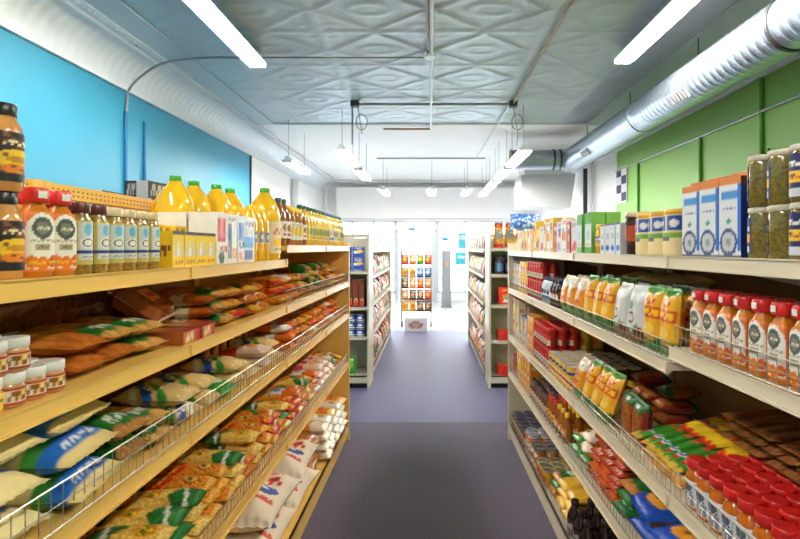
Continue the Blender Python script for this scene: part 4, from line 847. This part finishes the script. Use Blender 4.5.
pipe('ceiling_cable', arc_pts([(-XW + .02, 5.2, 2.86), (-XW + .05, 5.18, 3.1), (-2.62, 5.15, 3.33), (-2.2, 5.12, 3.36), (-1.75, 5.12, 3.36)]), .012, 'pipe', 'curved grey cable from blue wall over the cove to ceiling', 'cable')
jb = MB().box(-1.8, -1.68, 5.07, 5.17, 3.33, 3.385); tag(link('junction_box', jb.mesh('junction_box', 'band')), 'dark junction box near the left lamp', 'junction box')
pipe('ceiling_conduit', [(-1.68, 5.12, 3.36), (0.0, 5.12, 3.36)], .009, 'pipe', 'grey conduit crossing the ceiling from left lamp to centre', 'conduit')
cc = pipe('ceiling_conduit', [(.015, -1, 3.355), (.015, 8.4, 3.355)], .016, 'wpipe', 'long pale conduit running down the middle of the ceiling', 'conduit')
pipe('ceiling_conduit', [(-.02, -1, 3.365), (-.02, 5.0, 3.365)], .012, 'rust', 'tarnished conduit beside the middle ceiling conduit', 'conduit')
jb = MB().lathe([(.055, 3.33), (.06, 3.335), (.06, 3.375), (.05, 3.385)], 18); jb.v = [(x, y + 5.05, z) for x, y, z in jb.v]; tag(link('junction_box', jb.mesh('junction_box', 'enamel')), 'round white junction box on the middle ceiling conduit', 'junction box')
pipe('ceiling_conduit', [(1.06, 2.6, 3.36), (1.06, 6.76, 3.36)], .013, 'rust', 'brown conduit running toward the shop front right of centre', 'conduit')
pipe('ceiling_conduit', [(-.96, 6.76, 3.355), (1.06, 6.76, 3.355)], .016, 'pipe', 'grey conduit crossing the ceiling between two hanging lamps', 'conduit')
pipe('ceiling_conduit', [(-.72, 8.2, 3.36), (.02, 8.2, 3.36)], .014, 'rust', 'short brown conduit joining the middle conduit', 'conduit')
pipe('ceiling_conduit', [(-1.1, 11.0, 3.38), (1.15, 11.0, 3.38)], .014, 'pipe', 'grey conduit crossing the smooth far ceiling', 'conduit')
pipe('ceiling_cable', [(1.03, 6.78, 3.36), (.96, 10.9, 3.38)], .01, 'wpipe', 'white cable running back from the right junction', 'cable')
for nm, x, y, lab in (('left', -.96, 6.76, 'dark junction box above the left hanging lamp'), ('right', 1.06, 6.76, 'dark junction box above the right hanging lamp')):
    jb = MB().box(x - .05, x + .05, y - .05, y + .05, 3.32, 3.39); tag(link('junction_box', jb.mesh('junction_box', 'band')), lab, 'junction box')
def coil(x, y, z0, z1, lab):
    pts = [(x, y, z0)]
    for i in range(28): t = i / 27 * 4 * PI; pts.append((x + .0 + .07 * math.sin(t) + .05, y, z0 - .2 - .1 * math.cos(t) + .0))
    pts += [(x + .06, y, z0 - .35), (x + .04, y, z1)]
    pipe('lamp_cable', pts, .006, 'pipe', lab, 'cable', n=6)
coil(1.06, 6.74, 3.32, 2.82, 'looped grey cable dropping to the right hanging lamp'); coil(-.92, 6.74, 3.32, 3.0, 'looped grey cable at the left hanging lamp')
pipe('vertical_conduit', [(-.99, 6.76, 3.32), (-.99, 6.76, 2.84)], .012, 'pipe', 'straight conduit dropping to the left hanging lamp', 'conduit')
# right wall conduits
pipe('wall_conduit', [(XW - .02, 2.5, 2.75), (XW - .02, 8.5, 2.75)], .014, 'pipe', 'long grey conduit running along the green wall', 'conduit')
for y, z, lab in ((4.77, 3.05, 'nearest'), (5.85, 2.74, 'middle'), (7.6, 2.74, 'farthest')):
    pipe('wall_conduit', [(XW - .018, y, .3), (XW - .018, y, z)], .018, 'greenpipe', 'green painted vertical conduit on green wall, ' + lab + ' of three', n=10)
pipe('wall_conduit', arc_pts([(XW - .018, 4.66, 2.4), (XW - .018, 4.72, 2.1), (XW - .018, 4.76, 1.9)]), .01, 'greenpipe', 'thin slanting green cable on green wall', 'cable')
pipe('wall_pipe', [(2.9, 9.9, 0), (2.9, 9.9, 3.0)], .04, 'band', 'dark vertical pipe on the white wall past the green wall', n=12)
pipe('wall_pipe', [(2.9, 9.6, 0), (2.9, 9.6, 3.15)], .045, 'wpipe', 'white vertical pipe beside the dark pipe', n=12)
pipe('wall_pipe', [(-2.9, 11.4, 0), (-2.9, 11.4, 3.0)], .07, 'greyp', 'grey vertical pipe on the white wall past the blue wall', n=12)
cam_ = MB().box(-2.86, -2.7, 11.35, 11.42, 2.2, 2.24).box(-2.72, -2.6, 11.33, 11.44, 2.16, 2.24); tag(link('security_camera', cam_.mesh('security_camera', 'band')), 'small dark camera on a bracket beside the grey pipe', 'camera')

# slanted soffit near the duct end
sf = MB(); q = [(1.72, 10.0, 2.9), (2.75, 10.0, 2.92), (2.55, 9.6, 2.25), (1.66, 9.6, 2.27)]
v = q + [(x, y + .8, z) for x, y, z in q]
sf.add(v, [(3, 2, 1, 0), (4, 5, 6, 7), (0, 1, 5, 4), (1, 2, 6, 5), (2, 3, 7, 6), (3, 0, 4, 7)]); struct('wall_soffit', sf, 'greyp')
struct('wall_soffit_hanger', MB().box(1.8, 2.7, 10.1, 10.7, 2.85, CZ), 'white')

# spiral duct
def spiral(r, L, pitch=.085, n=32, per=6):
    rings = int(L / pitch * per); prof = []
    vs = []; fs = []
    for j in range(rings + 1):
        y = L * j / rings
        for k in range(n):
            t = 2 * PI * k / n; ph = (y / pitch + k / n) % 1
            rr = r + .006 * math.exp(-((ph - .5) / .09) ** 2)
            vs.append((rr * math.cos(t), y, rr * math.sin(t)))
    for j in range(rings):
        for k in range(n): fs.append((j * n + k, j * n + (k + 1) % n, (j + 1) * n + (k + 1) % n, (j + 1) * n + k)[::-1])
    return MB().add(vs, fs, smooth=True)
DX, DZ, DR = 2.38, 3.0, .185
du = bpy.data.objects.new('spiral_duct', None); COL.objects.link(du); du.location = (DX, 1.5, DZ); tag(du, 'long galvanised spiral duct under the ceiling beside the green wall', 'duct')
link('duct_pipe', spiral(DR, 7.6).mesh('duct_pipe', 'duct'), du)
cp = MB().lathe([(.0, 0), (DR, .0), (DR, .02)], 32); cp.v = [(x, 7.6 + z, y) for x, y, z in cp.v]; link('end_cap', cp.mesh('end_cap', 'duct'), du)
def ring(y, r, w, m, nm):
    rb = MB(); rb.lathe([(r, 0), (r, w)], 32); rb.v = [(x, y + z, y2) for x, y2, z in rb.v]; return link(nm, rb.mesh(nm, m), du)
for y in (1.95, 4.4): ring(y, DR + .01, .035, 'band' if y < 3 else 'duct', 'joint_band')
for yy in (3.25, 6.1):
    vt = MB(); vt.box(-.05, .05, yy - .15, yy + .15, -.012, .012); 
    for k in range(5): vt.box(-.04, .04, yy - .12 + k * .055, yy - .10 + k * .055, .012, .02, (70, 72, 76))
    ve = link('air_register', vt.mesh('air_register', 'greyp'), du); a = math.radians(218); ve.location = ((DR + .012) * math.cos(a), 0, (DR + .012) * math.sin(a)); ve.rotation_euler = (0, PI / 2 - a + PI * 0, 0)
bd = bpy.data.objects.new('branch_duct', None); COL.objects.link(bd); bd.location = (DX - DR + .02, 8.9, DZ); bd.rotation_euler = (0, 0, PI / 2); tag(bd, 'short spiral duct branching left from the far end of the long duct', 'duct')
link('duct_pipe', spiral(.165, .85).mesh('duct_pipe', 'duct'), bd)
for y in (.03, .14): rb = MB().lathe([(.176, 0), (.176, .03)], 32); rb.v = [(x, y + z, y2) for x, y2, z in rb.v]; link('joint_band', rb.mesh('joint_band', 'band'), bd)
rb = MB().lathe([(.15, 0), (.176, .01), (.176, .04)], 32); rb.v = [(x, .83 + z, y2) for x, y2, z in rb.v]; link('rim', rb.mesh('rim', 'rust'), bd)
for i, y in enumerate((3.0, 4.7, 6.3, 8.0)): pipe('duct_hanger', [(DX, y, DZ + DR + .002), (DX, y, CZ - .001)], .006, 'band', 'thin dark rod holding up the long duct, ' + ordn(i + 1) + ' from camera', 'hanger')

# lamps
def lamp(x, y0, L, z, label, drop=0., big=True, w=.15, group='fluorescent ceiling lamps'):
    o = bpy.data.objects.new('fluorescent_lamp', None); COL.objects.link(o); o.location = (x, y0 + L / 2, z); tag(o, label, 'lamp', group)
    hsg = MB().box(-w / 2, w / 2, -L / 2, L / 2, .012, .024); hsg.box(-.03, .03, -L / 2, L / 2, .024, .07)
    for sx in (-1, 1):                                         # sloped reflector wings
        hsg.add([(sx * w / 2, -L / 2, .012), (sx * w / 2, L / 2, .012), (sx * (w / 2 + .02), L / 2, -.012), (sx * (w / 2 + .02), -L / 2, -.012)], [(0, 1, 2, 3)])
    link('housing', hsg.mesh('housing', 'enamel'), o)
    for sx in (-1, 1):
        t = MB().tube([(sx * w * .27, -L / 2 + .03, -.008), (sx * w * .27, L / 2 - .03, -.008)], .019 if big else .016, 12); link('tube', t.mesh('tube', 'tube'), o)
    for sy in (-1, 1):
        e = MB().box(-w / 2, w / 2, sy * (L / 2 - .015) - .012, sy * (L / 2 - .015) + .012, -.03, .012); link('end_bracket', e.mesh('end_bracket', 'enamel' if big else 'alu'), o)
        if drop: s = MB().tube([(0, sy * (L / 2 - .12), .07), (0, sy * (L / 2 - .12), drop)], .004, 6); link('chain', s.mesh('chain', 'pipe'), o)
    return o
lamp(-1.65, 2.7, 2.4, 3.28, 'long bright twin-tube lamp on the ceiling near the blue wall', drop=.11)
lamp(1.81, 2.6, 2.4, 3.28, 'long bright twin-tube lamp on the ceiling near the duct', drop=.11)
lamp(-1.65, -1.6, 2.4, 3.28, 'ceiling lamp behind the camera on the blue wall side', drop=.11)
lamp(1.81, -1.7, 2.4, 3.28, 'ceiling lamp behind the camera on the duct side', drop=.11)
lamp(-1.14, 6.75, 1.2, 2.77, 'short hanging lamp left of the middle conduit', drop=.62, big=False)
lamp(1.22, 6.8, 1.2, 2.77, 'short hanging lamp in front of the branch duct', drop=.62, big=False)
lamp(-2.06, 7.6, 1.2, 2.77, 'short hanging lamp close to the end of the blue wall', drop=.62, big=False)
for i, y in enumerate((8.3, 9.8, 11.3)): lamp(1.22, y, 1.2, 2.77, ordn(i + 2) + ' lamp back in the right hanging row', drop=.62, big=False)
lamp(-1.14, 8.4, 1.2, 2.77, 'second hanging lamp back on the left', drop=.62, big=False)
for x, nm in ((-1.0, 'left'), (.04, 'middle'), (.8, 'right')): lamp(x, 11.2, 1.2, 2.77, nm + ' one of three far hanging lamps before the shop front', drop=.62, big=False)

# ------------------------------------------------------------------ snack rack and pedestal by the entrance
rk = bpy.data.objects.new('wire_rack', None); COL.objects.link(rk); rx0, rx1, ry = -.55, .03, 10.15; rk.location = ((rx0 + rx1) / 2, ry, 0)
tag(rk, 'free-standing wire rack of snacks near the entrance, end of aisle', 'rack')
hw = (rx1 - rx0) / 2
pw = MB()
for sx in (-1, 1):
    for y in (0, .34): link('post', MB().tube([(sx * hw, y, .09), (sx * hw, y, 1.5)], .01, 8).mesh('post', 'wire'), rk)
RKH = [.3, .52, .74, .95, 1.2, 1.36]
for hh in RKH[:5]:
    s = MB()
    for y in np.linspace(0, .34, 7): s.tube([(-hw, y, hh), (hw, y, hh)], .004, 5)
    s.tube([(-hw, -.0, hh + .05), (hw, 0, hh + .05)], .004, 5).tube([(-hw, 0, hh), (-hw, .34, hh)], .004, 5).tube([(hw, 0, hh), (hw, .34, hh)], .004, 5)
    link('shelf', s.mesh('shelf', 'wire'), rk)
s = MB()
for z in (1.42, 1.5): s.tube([(-hw, 0, z), (hw, 0, z), (hw, .34, z), (-hw, .34, z), (-hw, 0, z)], .005, 5)
for i in range(13): s.tube([(-hw + 2 * hw * i / 12, 0, 1.42), (-hw + 2 * hw * i / 12, 0, 1.5)], .003, 4)
link('top_rail', s.mesh('top_rail', 'wire'), rk)
for sx in (-1, 1):
    for y in (0.03, .31):
        c = MB().tube([(sx * (hw - .01) - .014, y, .045), (sx * (hw - .01) + .014, y, .045)], .045, 14); link('caster', c.mesh('caster', 'castor'), rk)
class RKE:
    side = 1
    def P(s, t, d, h): return ((rx0 + rx1) / 2 + t, ry + d, h)
    def rz(s): return 0.
RE = RKE()
rb_ = [bag('crisp_bag', .14, .19, .05, paint(c, ('e', .5, .5, .3, .2, c2), ('t', .2, .75, .8, .88, WHITE, 5)), 'film', nu=10, nv=14, seed=50 + i, cat='snack bag') for i, (c, c2) in enumerate((((226, 170, 50), (206, 120, 30)), ((30, 90, 180), (200, 220, 240)), ((214, 50, 36), (240, 180, 60)), ((90, 54, 40), (214, 170, 120)), ((60, 140, 60), YELLOW), ((226, 130, 40), (240, 220, 190))))]
nm_ = ['gold', 'blue', 'red', 'brown', 'green', 'orange']
lay = [[0, 0, 3, 3], [5, 3, 3, 2], [3, 5, 2, 5], [0, 0, 1, 1], [2, 5, 4, 2]]
for hh, ks, wn in zip(RKH, lay, ('bottom', 'fourth', 'third', 'second', 'top')):
    for i, k in enumerate(ks):
        K = rb_[k]; x = -hw + .072 + i * .1455
        put(K, nm_[k] + ' snack bag standing at position ' + ['one', 'two', 'three', 'four'][i], wn + ' tier of entrance rack', RE, x, .06, hh + .1, 0, rx=PI / 2 - .12)
        put(K, nm_[k] + ' snack bag behind position ' + ['one', 'two', 'three', 'four'][i], wn + ' tier of entrance rack', RE, x, .14, hh + .1, 0, rx=PI / 2 - .12)
bxm = paint((232, 232, 236), ('e', .5, .45, .3, .3, (170, 120, 110)), ('e', .5, .45, .18, .2, (200, 160, 140)))
K = carton('storage_box', .42, .3, .24, bxm, paint((226, 228, 232)), n=14); o = link('storage_box', K.root, None, (-.26, ry - .35, 0)); tag(o, 'white box with brown emblem on floor before the snack rack', 'box')
pd = bpy.data.objects.new('pedestal', None); COL.objects.link(pd); pd.location = (.42, 13.6, 0); tag(pd, 'grey upright gate post beside the glass entrance door', 'gate post')
a = MB().box(-.12, .12, -.05, .05, .04, 1.44); link('body', a.mesh('body', 'post'), pd); a = MB().box(-.14, .14, -.09, .09, 0, .04); link('base', a.mesh('base', 'post'), pd)
a = MB().box(-.13, .13, -.06, .06, 1.44, 1.48); link('top', a.mesh('top', 'alu'), pd); a = MB().box(-.03, .03, -.056, -.05, 1.05, 1.13, (190, 120, 60)); link('badge', a.mesh('badge', 'paper'), pd)

# ------------------------------------------------------------------ sky, camera, view
w = bpy.data.worlds.new('World'); SC.world = w; w.use_nodes = True
bg = w.node_tree.nodes['Background']; bg.inputs[0].default_value = (.86, .94, 1, 1); bg.inputs[1].default_value = 5.5
cam = bpy.data.cameras.new('Camera'); co = bpy.data.objects.new('Camera', cam); COL.objects.link(co)
co.location = (0, 0, CH); co.rotation_euler = (PI / 2, 0, 0)
cam.sensor_width = 36; cam.lens = F / 800 * 36; cam.shift_x = -(VX - 400) / 800; cam.shift_y = -(269.5 - VY) / 800; cam.clip_start = .05; cam.clip_end = 200
SC.camera = co
SC.view_settings.view_transform = 'Standard'; SC.view_settings.look = 'None'; SC.view_settings.gamma = 1; SC.view_settings.use_curve_mapping = False
SC.view_settings.exposure = 1.25
SC.cycles.max_bounces = 8; SC.cycles.diffuse_bounces = 5; SC.cycles.use_denoising = True; SC.cycles.sample_clamp_indirect = 6
SC.cycles.caustics_reflective = False; SC.cycles.caustics_refractive = False
